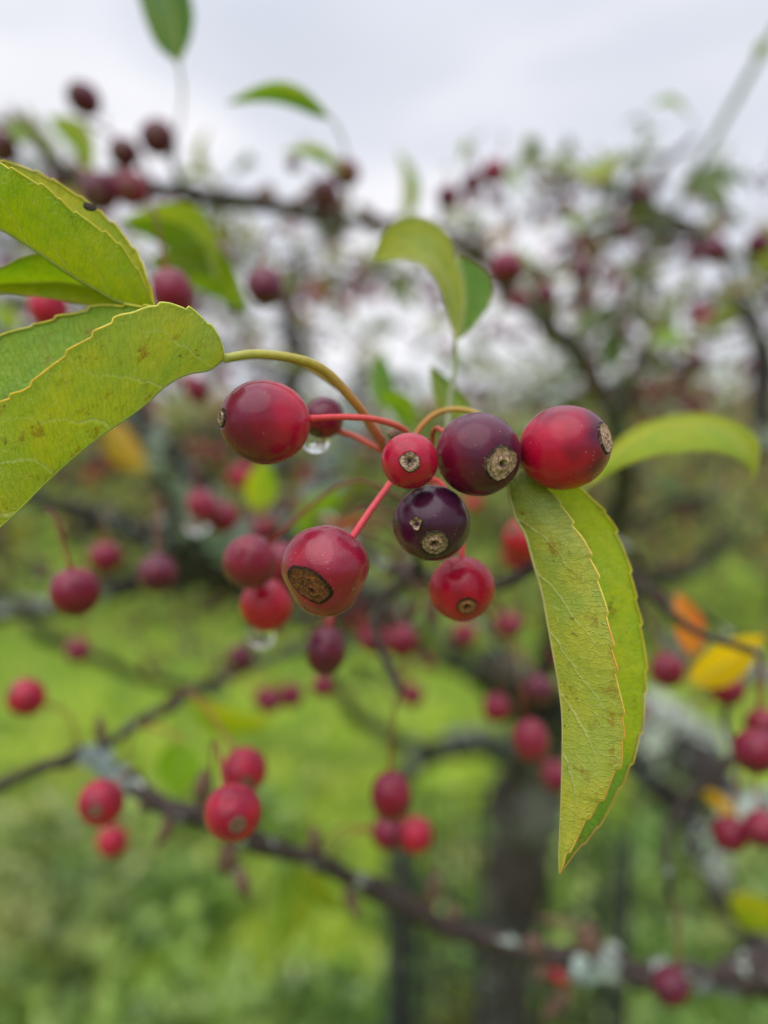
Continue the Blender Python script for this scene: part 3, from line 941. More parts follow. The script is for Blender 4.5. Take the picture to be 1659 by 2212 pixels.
for k in range(8):
    x = rnd.uniform(1350, 1700); y = rnd.uniform(1430, 1900)
    sprout(x, y, rnd.uniform(0.6, 1.0), rnd.uniform(0, 180), rnd.uniform(50, 120), rnd.randint(0, 1), rnd.randint(0, 2), 0.04, r0=5.0)

# two more lichened limbs behind the cluster
limb_m, mc_, mr_ = branch([(560, 1245, 0.60, 44.2), (585, 1140, 0.64, 39), (575, 1020, 0.70, 33.8), (600, 900, 0.76, 28.6), (640, 780, 0.80, 22.1), (625, 660, 0.84, 16.9), (650, 560, 0.88, 11.7)], M_bark_dark, 0.2, 'limb', 12, 60)
lichen_patch(limb_m, mc_, mr_, 0.1, 0.5, 50, 0.007, (.5, .4, 1), (0.30, 0.35, 0.31), 3)
limb_n, nc_, nr_ = branch([(1200, 1420, 1.15, 26), (1290, 1330, 1.05, 22), (1400, 1260, 0.98, 18), (1500, 1230, 0.92, 15), (1600, 1150, 0.9, 12), (1700, 1130, 0.9, 10)], M_bark_dark, 0.2, 'limb', 12, 60)

# the rest of the crown, past counting: fine twigs, leaves and fruit
def envelope(x):
    return float(np.interp(x, [-100, 0, 150, 330, 420, 600, 760, 900, 1050, 1200, 1350, 1500, 1560, 1720], [230, 240, 300, 390, 430, 440, 450, 430, 420, 380, 330, 330, 470, 480]))


TV, TF, FV, FF, BV, BF, BC = [], [], [], [], [], [], []
zones = [(105, 1060, 1720, 330, 900, 0.5, 1.0), (140, 380, 1060, 440, 1000, 0.55, 1.3), (95, -60, 500, 280, 1050, 0.5, 1.1),
         (90, 1180, 1720, 880, 1400, 0.8, 1.8), (90, -40, 760, 930, 1330, 0.5, 1.0), (110, 300, 1250, 980, 1480, 0.7, 1.5)]
OD, OF_ = sphere_dirs(6, 8)
for (cnt, x0, x1, y0, y1, z0, z1) in zones:
    for _ in range(cnt):
        x, y, z = rnd.uniform(x0, x1), rnd.uniform(y0, y1), rnd.uniform(z0, z1)
        if y < envelope(x) + 40 or (760 < x < 1060 and 640 < y < 840 and rnd.random() < 0.85) or (1060 < x < 1240 and 700 < y < 860 and rnd.random() < 0.6):
            continue
        a_ = rnd.choice([rnd.uniform(20, 70), rnd.uniform(110, 160), rnd.uniform(-20, 20)])
        a_ = R(a_); ln = rnd.uniform(60, 190) / z * 0.7
        pts = []
        for k in range(5):
            t = k / 4
            px_ = x + math.cos(a_) * ln * t + rnd.uniform(-9, 9)
            py_ = y - math.sin(a_) * ln * t * (1 - .3 * t) + rnd.uniform(-9, 9)
            py_ = max(py_, envelope(px_) + 8)
            pts.append(tuple(P(px_, py_, z * (1 + 0.1 * t))))
        c = catmull(pts, 9)
        V, F = tube(c, np.linspace(rnd.uniform(0.0016, 0.0042), 0.0009, 9), 5)
        k0 = len(TV); TV += V.tolist(); TF += [tuple(i + k0 for i in f) for f in F]
        for _l in range(rnd.choice([0, 1, 1, 2, 2])):
            b0 = Vector(c[rnd.randint(2, 8)])
            d = Vector((rnd.uniform(-1, 1), rnd.uniform(-1, 1), rnd.uniform(-0.8, 1.0))).normalized()
            sc_ = rnd.uniform(0.022, 0.045)
            q = basis(d, Vector((rnd.uniform(-1, 1), rnd.uniform(-1, 1), rnd.uniform(.1, 1))))
            me = rnd.choice(LEAF_MESHES)
            k0 = len(FV)
            FV += [tuple(b0 + q @ (Vector(v.co) * sc_)) for v in me.vertices]
            FF += [tuple(i + k0 for i in p.vertices) for p in me.polygons]
        for _f in range(rnd.choice([0, 2, 3, 5])):
            b0 = np.array(c[rnd.randint(2, 8)]) + np.array([rnd.uniform(-.012, .012), rnd.uniform(-.012, .012), rnd.uniform(-.028, -.008)])
            k0 = len(BV); rr_f = rnd.uniform(0.0045, 0.006)
            BV += (OD * rr_f + b0).tolist(); BF += [tuple(i + k0 for i in f) for f in OF_]
            cc_ = rnd.choice([(0.14, 0.008, 0.02), (0.08, 0.008, 0.02), (0.30, 0.01, 0.025), (0.05, 0.01, 0.02)])
            BC += [cc_] * len(OD)
for nm, v_, f_, m_, kw in (('twig_tangle', TV, TF, M_bark, {}), ('foliage', FV, FF, None, {}), ('fruit_mass', BV, BF, None, {'col': BC})):
    if nm == 'foliage':
        m_ = far_leaf_material('crown_foliage', LEAFSTOPS, 0.42, True)
    if nm == 'fruit_mass':
        m_ = attr_material('far_fruit_skin', 0.35, 300, 0.3)
    o = wobj(nm, v_, f_, m_, tree, **kw)
    o['kind'] = 'stuff'
print('clutter', len(TV), len(FV), len(BV))

# ------------------------------------------------------------------ wire guard round the trunk
gb = P(1110, 2212, 1.36)
GX, GY, GR = gb.x - 0.02, gb.y, 0.20
ztop = P(1110, 1900, 1.20).z
guard = thing('tree_guard', 'dark wire mesh guard standing round the foot of the crabapple trunk', 'tree guard', (GX, GY, 0))
m, nt = newmat('dark_wire')
oc = objcoord(nt)
finish(nt, principled(nt, ramp(nt, noise_n(nt, oc, 60, 4), [(0.35, (0.006, 0.008, 0.008)), (0.7, (0.02, 0.022, 0.02))]), 0.6, 0.4))
M_wire = m
NW = 26
for k in range(NW):
    a = 2 * math.pi * k / NW
    w_ = GR * (1 + 0.04 * math.sin(3 * a))
    x, y = GX + math.cos(a) * w_, GY + math.sin(a) * w_
    pth = [(x + 0.002 * math.sin(7 * q + k), y + 0.002 * math.cos(5 * q + k), q * ztop / 8) for q in range(9)]
    V, F = tube(pth, 0.0040, 6)
    wobj('upright_wire', V, F, M_wire, guard)
for k in range(15):
    z = ztop - 0.012 - k * 0.052
    pth = []
    for q in range(41):
        a = 2 * math.pi * q / 40
        w_ = GR * (1 + 0.04 * math.sin(3 * a)) + 0.006
        pth.append((GX + math.cos(a) * w_, GY + math.sin(a) * w_, z + 0.004 * math.sin(5 * a + k)))
    V, F = tube(pth, 0.0040, 6, cap=False)
    wobj('wire_ring', V, F, M_wire, guard)
for (px, zz, sr_) in ((872, 1.30, 0.013), (1350, 1.50, 0.004)):
    q = P(px, 2212, zz)
    V, F = tube([(q.x, q.y, -0.05), (q.x + .004, q.y, ztop * .5), (q.x, q.y, ztop + 0.03)], sr_, 8)
    wobj('stake', V, F, M_wire, guard)
n = 2600   # weeds inside the guard
th = rng.uniform(0, 6.28, n); rr2 = GR * 0.95 * np.sqrt(rng.uniform(0.25, 1, n)); th = np.where((np.sin(th) < -0.2) & (np.abs(np.cos(th)) < 0.75), -th, th)
xs = GX + np.cos(th) * rr2; ys = GY + np.sin(th) * rr2
V, F = blades(n, xs, ys, 0.12, 0.46, 0.5, 0.25, 0.6)
o = link('guard_weeds', make_mesh('guard_weeds', V, F, M_weed, smooth=False))
o['kind'] = 'stuff'; tag(o, 'tall weeds grown up inside the wire guard round the trunk', 'weeds')

# ------------------------------------------------------------------ crabapples
RED, DEEP, MAROON, PURPLE, ORANGE = lin('#a8042c'), lin('#7c0428'), lin('#560628'), lin('#3a0628'), lin('#9c2c18')


def fruit_shape(D, ax=1.0, ra=1.0, cal=0.16, calw=0.30, dim=0.06, lump=0.012, seed=0.0, flat=0.0):
    """radius for each direction; +Z is the calyx end"""
    out = []
    for d in D:
        r = 1.0 / math.sqrt((d[0] / ra) ** 2 + (d[1] / ra) ** 2 + (d[2] / ax) ** 2)
        th = math.acos(max(-1, min(1, d[2])))
        ph = math.pi - th
        r *= 1 - dim * math.exp(-(ph / 0.28) ** 2)
        r *= 1 - cal * math.exp(-(th / calw) ** 2) * 0.35
        r *= 1 + lump * mnoise.noise((d[0] * 1.3 + seed, d[1] * 1.3, d[2] * 1.3)) * 2
        out.append(r)
    return np.array(out)


HD, HF = sphere_dirs(72, 64)
LD, LF = sphere_dirs(16, 22)


def scar_disc(shape_kw, rad, seed, tone, rim=0.10, pit=0.16, irregular=0.06, sx=1.0, sy=1.0, pitpos=(0, 0), relief=1.0):
    """rough round scar sitting in the calyx end, in the fruit's own unit space"""
    NR, NA = 22, 56
    V, C, F = [], [], []
    for i in range(NR + 1):
        q = i / NR
        for j in range(NA):
            a = 2 * math.pi * j / NA
            edge = rad * (1 + irregular * mnoise.noise((math.cos(a) * 1.1 + seed, math.sin(a) * 1.1, seed)) * 2)
            x, y = q * edge * math.cos(a) * sx, q * edge * math.sin(a) * sy
            rr = math.hypot(x, y)
            d = np.array([[x, y, math.sqrt(max(0.02, 1 - rr * rr))]])
            d /= np.linalg.norm(d)
            s = fruit_shape(d, **shape_kw)[0]
            n1 = mnoise.noise((x * 14 + seed, y * 14, seed)); n2 = mnoise.noise((x * 34 + seed, y * 34, seed * 2))
            h = -0.012
            h += 0.032 * math.exp(-((q - 0.86) / 0.11) ** 2)            # raised ring
            h += 0.016 * math.exp(-((q - 0.42) / 0.14) ** 2)
            pr = math.hypot(x / sx - pitpos[0], y / sy - pitpos[1]) / rad
            h -= 0.070 * math.exp(-(pr / pit) ** 2)
            h += 0.045 * math.exp(-((pr - pit * 1.75) / (pit * 0.5)) ** 2)
            h += (0.011 * n1 + 0.008 * n2) * relief
            if q > 0.95:
                h = -0.012
            h = max(h, -0.09)
            V.append(tuple(d[0] * (s + h + 0.012)))
            dark = 1.0
            if q > 0.86:
                dark = 0.16 + 0.5 * max(0.0, n1)
            dark *= 1 - 0.85 * math.exp(-(pr / (pit * 0.8)) ** 2)
            dark *= 0.9 + 0.35 * math.exp(-((pr - pit * 1.8) / (pit * 0.6)) ** 2)
            dark *= 1 + 0.6 * n1 + 0.4 * n2
            dark *= 0.8 + 0.35 * math.exp(-((q - 0.55) / 0.3) ** 2)
            C.append([t * dark for t in tone])
    for i in range(NR):
        for j in range(NA):
            a = i * NA + j; b = i * NA + (j + 1) % NA
            F.append((a, a + NA, b + NA, b))
    # skirt so that the scar meets the skin
    base = len(V)
    for j in range(NA):
        v = np.array(V[NR * NA + j]) * 0.94
        V.append(tuple(v)); C.append([t * 0.2 for t in tone])
    for j in range(NA):
        a = NR * NA + j; b = NR * NA + (j + 1) % NA
        F.append((a, base + j, base + (j + 1) % NA, b))
    return V, F, C


def axis_quat(zdir, roll=0.0):
    q = Vector(zdir).normalized().to_track_quat('Z', 'Y')
    return q @ Quaternion((0, 0, 1), roll)


def stalk(parent, pts, r, cols, name='stalk', sides=10, n=28, swell=True):
    c = catmull([tuple(p) for p in pts], n)
    rr = np.full(n, r)
    if swell:
        rr[:3] *= [1.35, 1.15, 1.05]
        rr[-3:] *= [1.05, 1.25, 1.6]
    V, F = tube(c, rr, sides, 0.05, rnd.random() * 20, 0.5 / r)
    k = np.linspace(0, 1, n)
    cs = np.array(cols)
    tt = np.linspace(0, 1, len(cs))
    cc = np.stack([np.interp(k, tt, cs[:, q]) for q in range(3)], axis=1)
    C = np.repeat(cc, sides, axis=0)
    C = np.vstack([C, cc[0], cc[-1]])
    return wobj(name, V, F, M_stem, parent, col=C)


def hero(label, x, y, z, r, axis, shape, colf, scar, stalk_pts=None, stalk_px=6.5, stalk_cols=None, mat=None, deform=None, roll=0.0, group='crabapples of the near cluster'):
    ctr = P(x, y, z)
    t = thing('crabapple', label, 'crabapple', ctr, group)
    rm = r / U * z
    q = axis_quat(Dv(axis), roll)
    rad = fruit_shape(HD, **shape)
    V = HD * rad[:, None]
    qm = np.array(q.to_matrix())
    cwi = np.array(CW.to_3x3().inverted())
    dirs_cam = (cwi @ (qm @ HD.T)).T      # each point's direction as the photo shows it
    if deform is not None:
        k = deform(dirs_cam)
        V = V * k[:, None]
    if scar:
        th = np.arccos(np.clip(HD[:, 2], -1, 1))
        lim = scar['rad'] * min(scar.get('sx', 1), scar.get('sy', 1))
        V = V * (1 - 0.13 * np.clip((lim * 0.98 - th) / (lim * 0.22), 0, 1))[:, None]
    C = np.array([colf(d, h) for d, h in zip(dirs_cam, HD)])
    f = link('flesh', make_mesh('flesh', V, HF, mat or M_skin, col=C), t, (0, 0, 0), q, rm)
    if scar:
        kw = dict(scar); sm = kw.pop('mat', M_scar)
        Vs, Fs, Cs = scar_disc(shape, **kw)
        if deform is not None:
            Vs = np.array(Vs)
            d = Vs / np.linalg.norm(Vs, axis=1)[:, None]
            Vs = Vs * deform((cwi @ (qm @ d.T)).T)[:, None]
        link('calyx_scar', make_mesh('calyx_scar', Vs, Fs, sm, col=Cs), t, (0, 0, 0), q, rm)
    if stalk_pts:
        stalk(t, [P(*p) for p in stalk_pts], stalk_px / U * z, stalk_cols or [lin('#c8363c'), lin('#cf4a44')])
    return t


def mix3(a, b, t):
    t = max(0.0, min(1.0, t))
    return [a[i] * (1 - t) + b[i] * t for i in range(3)]


def ss(a, b, x):
    t = max(0.0, min(1.0, (x - a) / (b - a)))
    return t * t * (3 - 2 * t)


NZ = lambda d, s, o=0.0: mnoise.noise((d[0] * s + o, d[1] * s, d[2] * s))
TAN = (1.0, 0.95, 0.88)
PINKS = [lin('#d0454c'), lin('#c93a40'), lin('#cc5048'), lin('#b8503c')]
Z0 = 0.110
# A
hero('large glossy crabapple, maroon turning red towards its straight pink stalk', 573, 912, 0.1115, 98, (-0.86, 0.03, 0.51),
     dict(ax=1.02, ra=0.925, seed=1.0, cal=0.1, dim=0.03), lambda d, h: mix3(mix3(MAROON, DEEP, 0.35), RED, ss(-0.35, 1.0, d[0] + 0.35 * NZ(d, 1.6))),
     dict(rad=0.21, seed=3.1, tone=(0.62, 0.60, 0.55), pit=0.3), [(668, 905, .1125), (720, 901, .1135), (790, 903, .115), (845, 915, .118), (880, 935, .1205), (876, 962, .122)], 7.2,
     [lin('#c8323a'), lin('#d24a48'), lin('#cb5545'), lin('#a8503c')])
# B
hero('small bright red crabapple pressed between the purple one and the dark one', 885, 996, 0.108, 61.5, (-0.03, -0.07, 1),
     dict(ax=0.97, ra=1.0, seed=7.0, cal=0.1), lambda d, h: mix3(RED, DEEP, 0.25 + 0.3 * NZ(d, 2.5) - 0.3 * d[0] * 0),
     dict(rad=0.345, seed=8.4, tone=(0.80, 0.74, 0.72), pit=0.42, irregular=0.16, relief=2.2), [(885, 985, .1135), (880, 975, .118), (872, 965, .122)], 6)
# C
hero('big purple crabapple with a broad tan calyx scar in the middle of the cluster', 1033, 982, 0.1115, 92, (0.47, -0.285, 0.835),
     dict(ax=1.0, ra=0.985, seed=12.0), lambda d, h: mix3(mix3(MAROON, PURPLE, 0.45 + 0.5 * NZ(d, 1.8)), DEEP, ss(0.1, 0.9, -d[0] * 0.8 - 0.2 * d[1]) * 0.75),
     dict(rad=0.435, seed=5.5, tone=(0.92, 0.82, 0.70), pit=0.17, relief=1.5, irregular=0.09), [(960, 935, .116), (945, 925, .119), (935, 935, .121), (932, 960, .122), (905, 985, .124), (885, 1000, .126)], 6, [lin('#a8442c'), lin('#a04428'), lin('#96502e')])
# D
hero('red crabapple at the cluster end, purple about its pale tilted calyx scar', 1219, 967, 0.1125, 95, (0.77, 0.175, 0.60),
     dict(ax=1.06, ra=0.955, seed=17.0, dim=0.02), lambda d, h: mix3(RED, mix3(MAROON, PURPLE, 0.3), max(ss(0.25, 1.1, h[2] + 0.35 * NZ(d, 2.2)), ss(0.1, 0.9, d[1] + 0.3 * NZ(d, 2)) * 0.7)),
     dict(rad=0.36, seed=9.9, tone=(1.08, 0.98, 0.88), pit=0.13, pitpos=(0.03, 0.0)), [(1130, 975, .118), (1090, 985, .124), (1000, 1000, .127), (890, 1010, .128)], 6)
# E
hero('dark purple crabapple with a small corky blemish above its ringed calyx scar', 932, 1130, 0.113, 83, (0.03, -0.535, 0.845),
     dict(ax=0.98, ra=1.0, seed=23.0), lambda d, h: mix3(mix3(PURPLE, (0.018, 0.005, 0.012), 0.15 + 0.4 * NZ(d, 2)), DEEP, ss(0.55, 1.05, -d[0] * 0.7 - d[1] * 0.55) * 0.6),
     dict(rad=0.375, seed=2.2, tone=(0.72, 0.63, 0.54), pit=0.21, relief=1.4), [(965, 1060, .117), (948, 1040, .12), (915, 1030, .124), (890, 1020, .127)], 6)
# corky blemish on E, a part of that fruit
E_t = [o for o in bpy.data.objects if o.get('label', '').startswith('dark purple crabapple with a small corky')][0]
sv, sf, sc = scar_disc(dict(ax=1, ra=1, cal=0.0, dim=0.0, seed=23.0), 0.155, 6.1, (0.95, 0.88, 0.78), pit=0.5, irregular=0.22, relief=1.8)
link('blemish', make_mesh('blemish', sv, sf, M_scar, col=sc), E_t, (0, 0, 0), axis_quat(Dv((-0.41, 0.0, 0.91))), 83 / U * 0.113 * 1.035)
# F
def deform_F(d):
    y = d[:, 1]; x = d[:, 0]
    k = np.ones(len(d))
    k *= 1 - 0.10 * np.clip(-y, 0, 1) * np.abs(x)
    k *= 1 + 0.09 * np.exp(-((y + 1) / 0.45) ** 2)
    k *= 1 - 0.05 * np.exp(-(((x - .62) ** 2 + (y - .78) ** 2) / 0.10))
    k *= 1 - 0.06 * np.exp(-(((x + .85) ** 2 + (y + .55) ** 2) / 0.12))
    k *= 1 - 0.05 * np.exp(-(((x - .85) ** 2 + (y + .60) ** 2) / 0.14))
    return k


hero('shiny pitted red crabapple hanging low with a large brown rotted patch', 704, 1229, 0.109, 96, (-0.355, -0.30, 0.885),
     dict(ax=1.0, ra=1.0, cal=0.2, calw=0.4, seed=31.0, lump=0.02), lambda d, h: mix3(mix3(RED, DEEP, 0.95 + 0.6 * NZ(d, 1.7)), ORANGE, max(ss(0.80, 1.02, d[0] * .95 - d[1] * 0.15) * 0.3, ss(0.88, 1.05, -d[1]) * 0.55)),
     dict(rad=0.50, seed=14.2, tone=(0.85, 0.66, 0.52), mat=M_rot, pit=0.12, sx=1.12, sy=0.74, pitpos=(0.14, -0.08), irregular=0.10, relief=1.9), [(750, 1178, .110), (768, 1150, .1108), (800, 1103, .113), (838, 1050, .117), (862, 1010, .122), (866, 985, .1235)], 8.0,
     [lin('#d03c48'), lin('#d8505a'), lin('#d25050'), lin('#b04a40')], mat=M_skin_gloss, deform=deform_F, roll=-0.5)
# G
hero('bright red crabapple hanging beneath the dark purple one', 998, 1272, 0.1235, 70, (0.07, -0.49, 0.87),
     dict(ax=0.97, ra=1.02, seed=37.0), lambda d, h: mix3(RED, DEEP, 0.15 + 0.4 * NZ(d, 2)),
     dict(rad=0.33, seed=19.0, tone=(0.62, 0.36, 0.20), pit=0.3), [(997, 1206, .125), (998, 1170, .126), (985, 1110, .127), (955, 1060, .1275), (900, 1020, .128)], 6.5, [lin('#d04a48'), lin('#cf5a4c'), lin('#b8503c')])
# H
hero('small crabapple tucked behind the large maroon one with a water drop below', 699, 903, 0.128, 45, (-0.3, -0.75, 0.5),
     dict(ax=1.08, ra=0.96, seed=41.0), lambda d, h: mix3(MAROON, DEEP, 0.5 - 0.7 * d[1]),
     dict(rad=0.3, seed=3.0, tone=(0.5, 0.4, 0.3)), [(728, 930, .129), (765, 942, .1285), (800, 960, .1275), (835, 978, .1265), (870, 995, .126)], 6.5, [lin('#c04a40'), lin('#c4543f'), lin('#a84c38')])


# water drops
def drop(x, y, z, r, label, sy=0.62):
    V, F = sphere_dirs(20, 28)
    V = V.copy()
    V[:, 2] *= sy * 1.3
    V[:, 2] += 0.12 * (1 - V[:, 0] ** 2 - V[:, 1] ** 2) * (V[:, 2] > 0)
    o = link('water_drop', make_mesh('water_drop', V * (r / U * z), F, M_water))
    o.location = P(x, y, z)
    tag(o, label, 'water drop', 'water drops under the fruit')


drop(682, 955, 0.1285, 30, 'clear water drop hanging under the small crabapple behind the large maroon one')
drop(563, 1374, 0.176, 31, 'clear water drop hanging under the blurred bright red crabapple')
drop(424, 1132, 0.25, 29, 'clear water drop below the row of dark crabapples by the grey limb')

# ---- softly blurred crabapples, one by one
VARS = []
for k, (c0, c1) in enumerate([(RED, DEEP), (DEEP, MAROON), (lin('#641028'), lin('#40102c')), (RED, lin('#a01a20')), (lin('#8a1530'), lin('#5c1430'))]):
    for j, (ax, ra) in enumerate([(1.0, 1.0), (1.14, 0.93)]):
        kw = dict(ax=ax, ra=ra, seed=k * 5 + j * 2.0, cal=0.15)
        rad = fruit_shape(LD, **kw)
        C = [mix3(c0, c1, 0.4 + 0.7 * NZ(d, 1.6, k * 3) + 0.25 * d[2]) for d in LD]
        me = make_mesh('flesh', LD * rad[:, None], LF, M_skin, col=C)
        V, F = [], []
        for i in range(4):
            q = i / 3
            for a in range(12):
                an = a / 12 * 6.2832
                x, y = 0.30 * q * math.cos(an), 0.30 * q * math.sin(an)
                V.append((x, y, ax * (0.955 if i == 3 else 0.975 + 0.03 * (i == 2) - 0.03 * (i == 0))))
        for i in range(3):
            for a in range(12):
                b = (a + 1) % 12
                F.append((i * 12 + a, (i + 1) * 12 + a, (i + 1) * 12 + b, i * 12 + b))
        sm = make_mesh('calyx_scar', V, F, M_scar, col=[(0.45, 0.36, 0.3)] * len(V))
        VARS.append((me, sm, ax))


def nearest_branch(p, maxd):
    best, bd = None, maxd
    for q, r in SAMPLES:
        d = (q - p).length
        pen = d + 0.6 * max(0.0, p.z - q.z)        # fruit hangs: prefer wood above it
        if pen < bd:
            best, bd = q, pen
    return best


def soft_fruit(x, y, z, r, var, label, group=None, elong=0, axis=None, world=None, attach=None, stalkmm=0.36):
    ctr = world if world is not None else P(x, y, z)
    if axis is None and world is None:
        near = attach if attach is not None else nearest_branch(ctr, 0.05)
        if near is not None and (ctr - near).length > 1e-4:
            v = (CW.to_3x3().inverted() @ (ctr - near)).normalized()
            axis = (v.x + rnd.uniform(-.3, .3), v.y - (0.35 if y > 480 else 0.0), v.z + rnd.uniform(-.3, .5))
            attach = near
    rm = r / U * z if r else rnd.uniform(0.0045, 0.006)
    t = thing('crabapple', label, 'crabapple', ctr, group)
    me, sm, ax = VARS[var * 2 + elong]
    if axis is None:
        axis = (rnd.uniform(-.6, .6), rnd.uniform(-1.2, -.4), rnd.uniform(-.5, .7))
    d = Dv(axis)
    q = axis_quat(d, rnd.uniform(0, 6))
    link('flesh', me, t, (0, 0, 0), q, rm)
    link('calyx_scar', sm, t, (0, 0, 0), q, rm)
    top = ctr - d * rm * 0.9 * ax
    a = attach
    if a is None:
        a = nearest_branch(ctr, 0.042)
    if a is None:
        a = top + Vector((rnd.uniform(-.008, .008), rnd.uniform(0, .01), rnd.uniform(0.012, 0.02)))
        nb = nearest_branch(a, 0.04 if (world is None and y < 500) else 0.07)
        if nb is not None:
            c = catmull([tuple(a), tuple((a + nb) / 2 + Vector((rnd.uniform(-.01, .01), rnd.uniform(-.005, .01), rnd.uniform(-.012, .006)))), tuple(nb)], 12)
            Vt, Ft = tube(c, np.linspace(0.0009, 0.0017, 12), 7, 0.2, rnd.random() * 9, 700)
            wobj('twig', Vt, Ft, M_bark, tree)
            for k_ in (1, 4, 7):
                SAMPLES.append((Vector(c[k_]), 0.001))
    mid = (top + a) / 2 + Vector((0, 0, 0.22 * (top - a).length)) - d * rm * 0.5
    stalk(t, [top, mid, a], stalkmm / 1000, [lin('#92302e'), lin('#80382c'), lin('#5c382a')], sides=6, n=10)
    return t


def zfor(r, R_=0.0055):
    return R_ * U / r


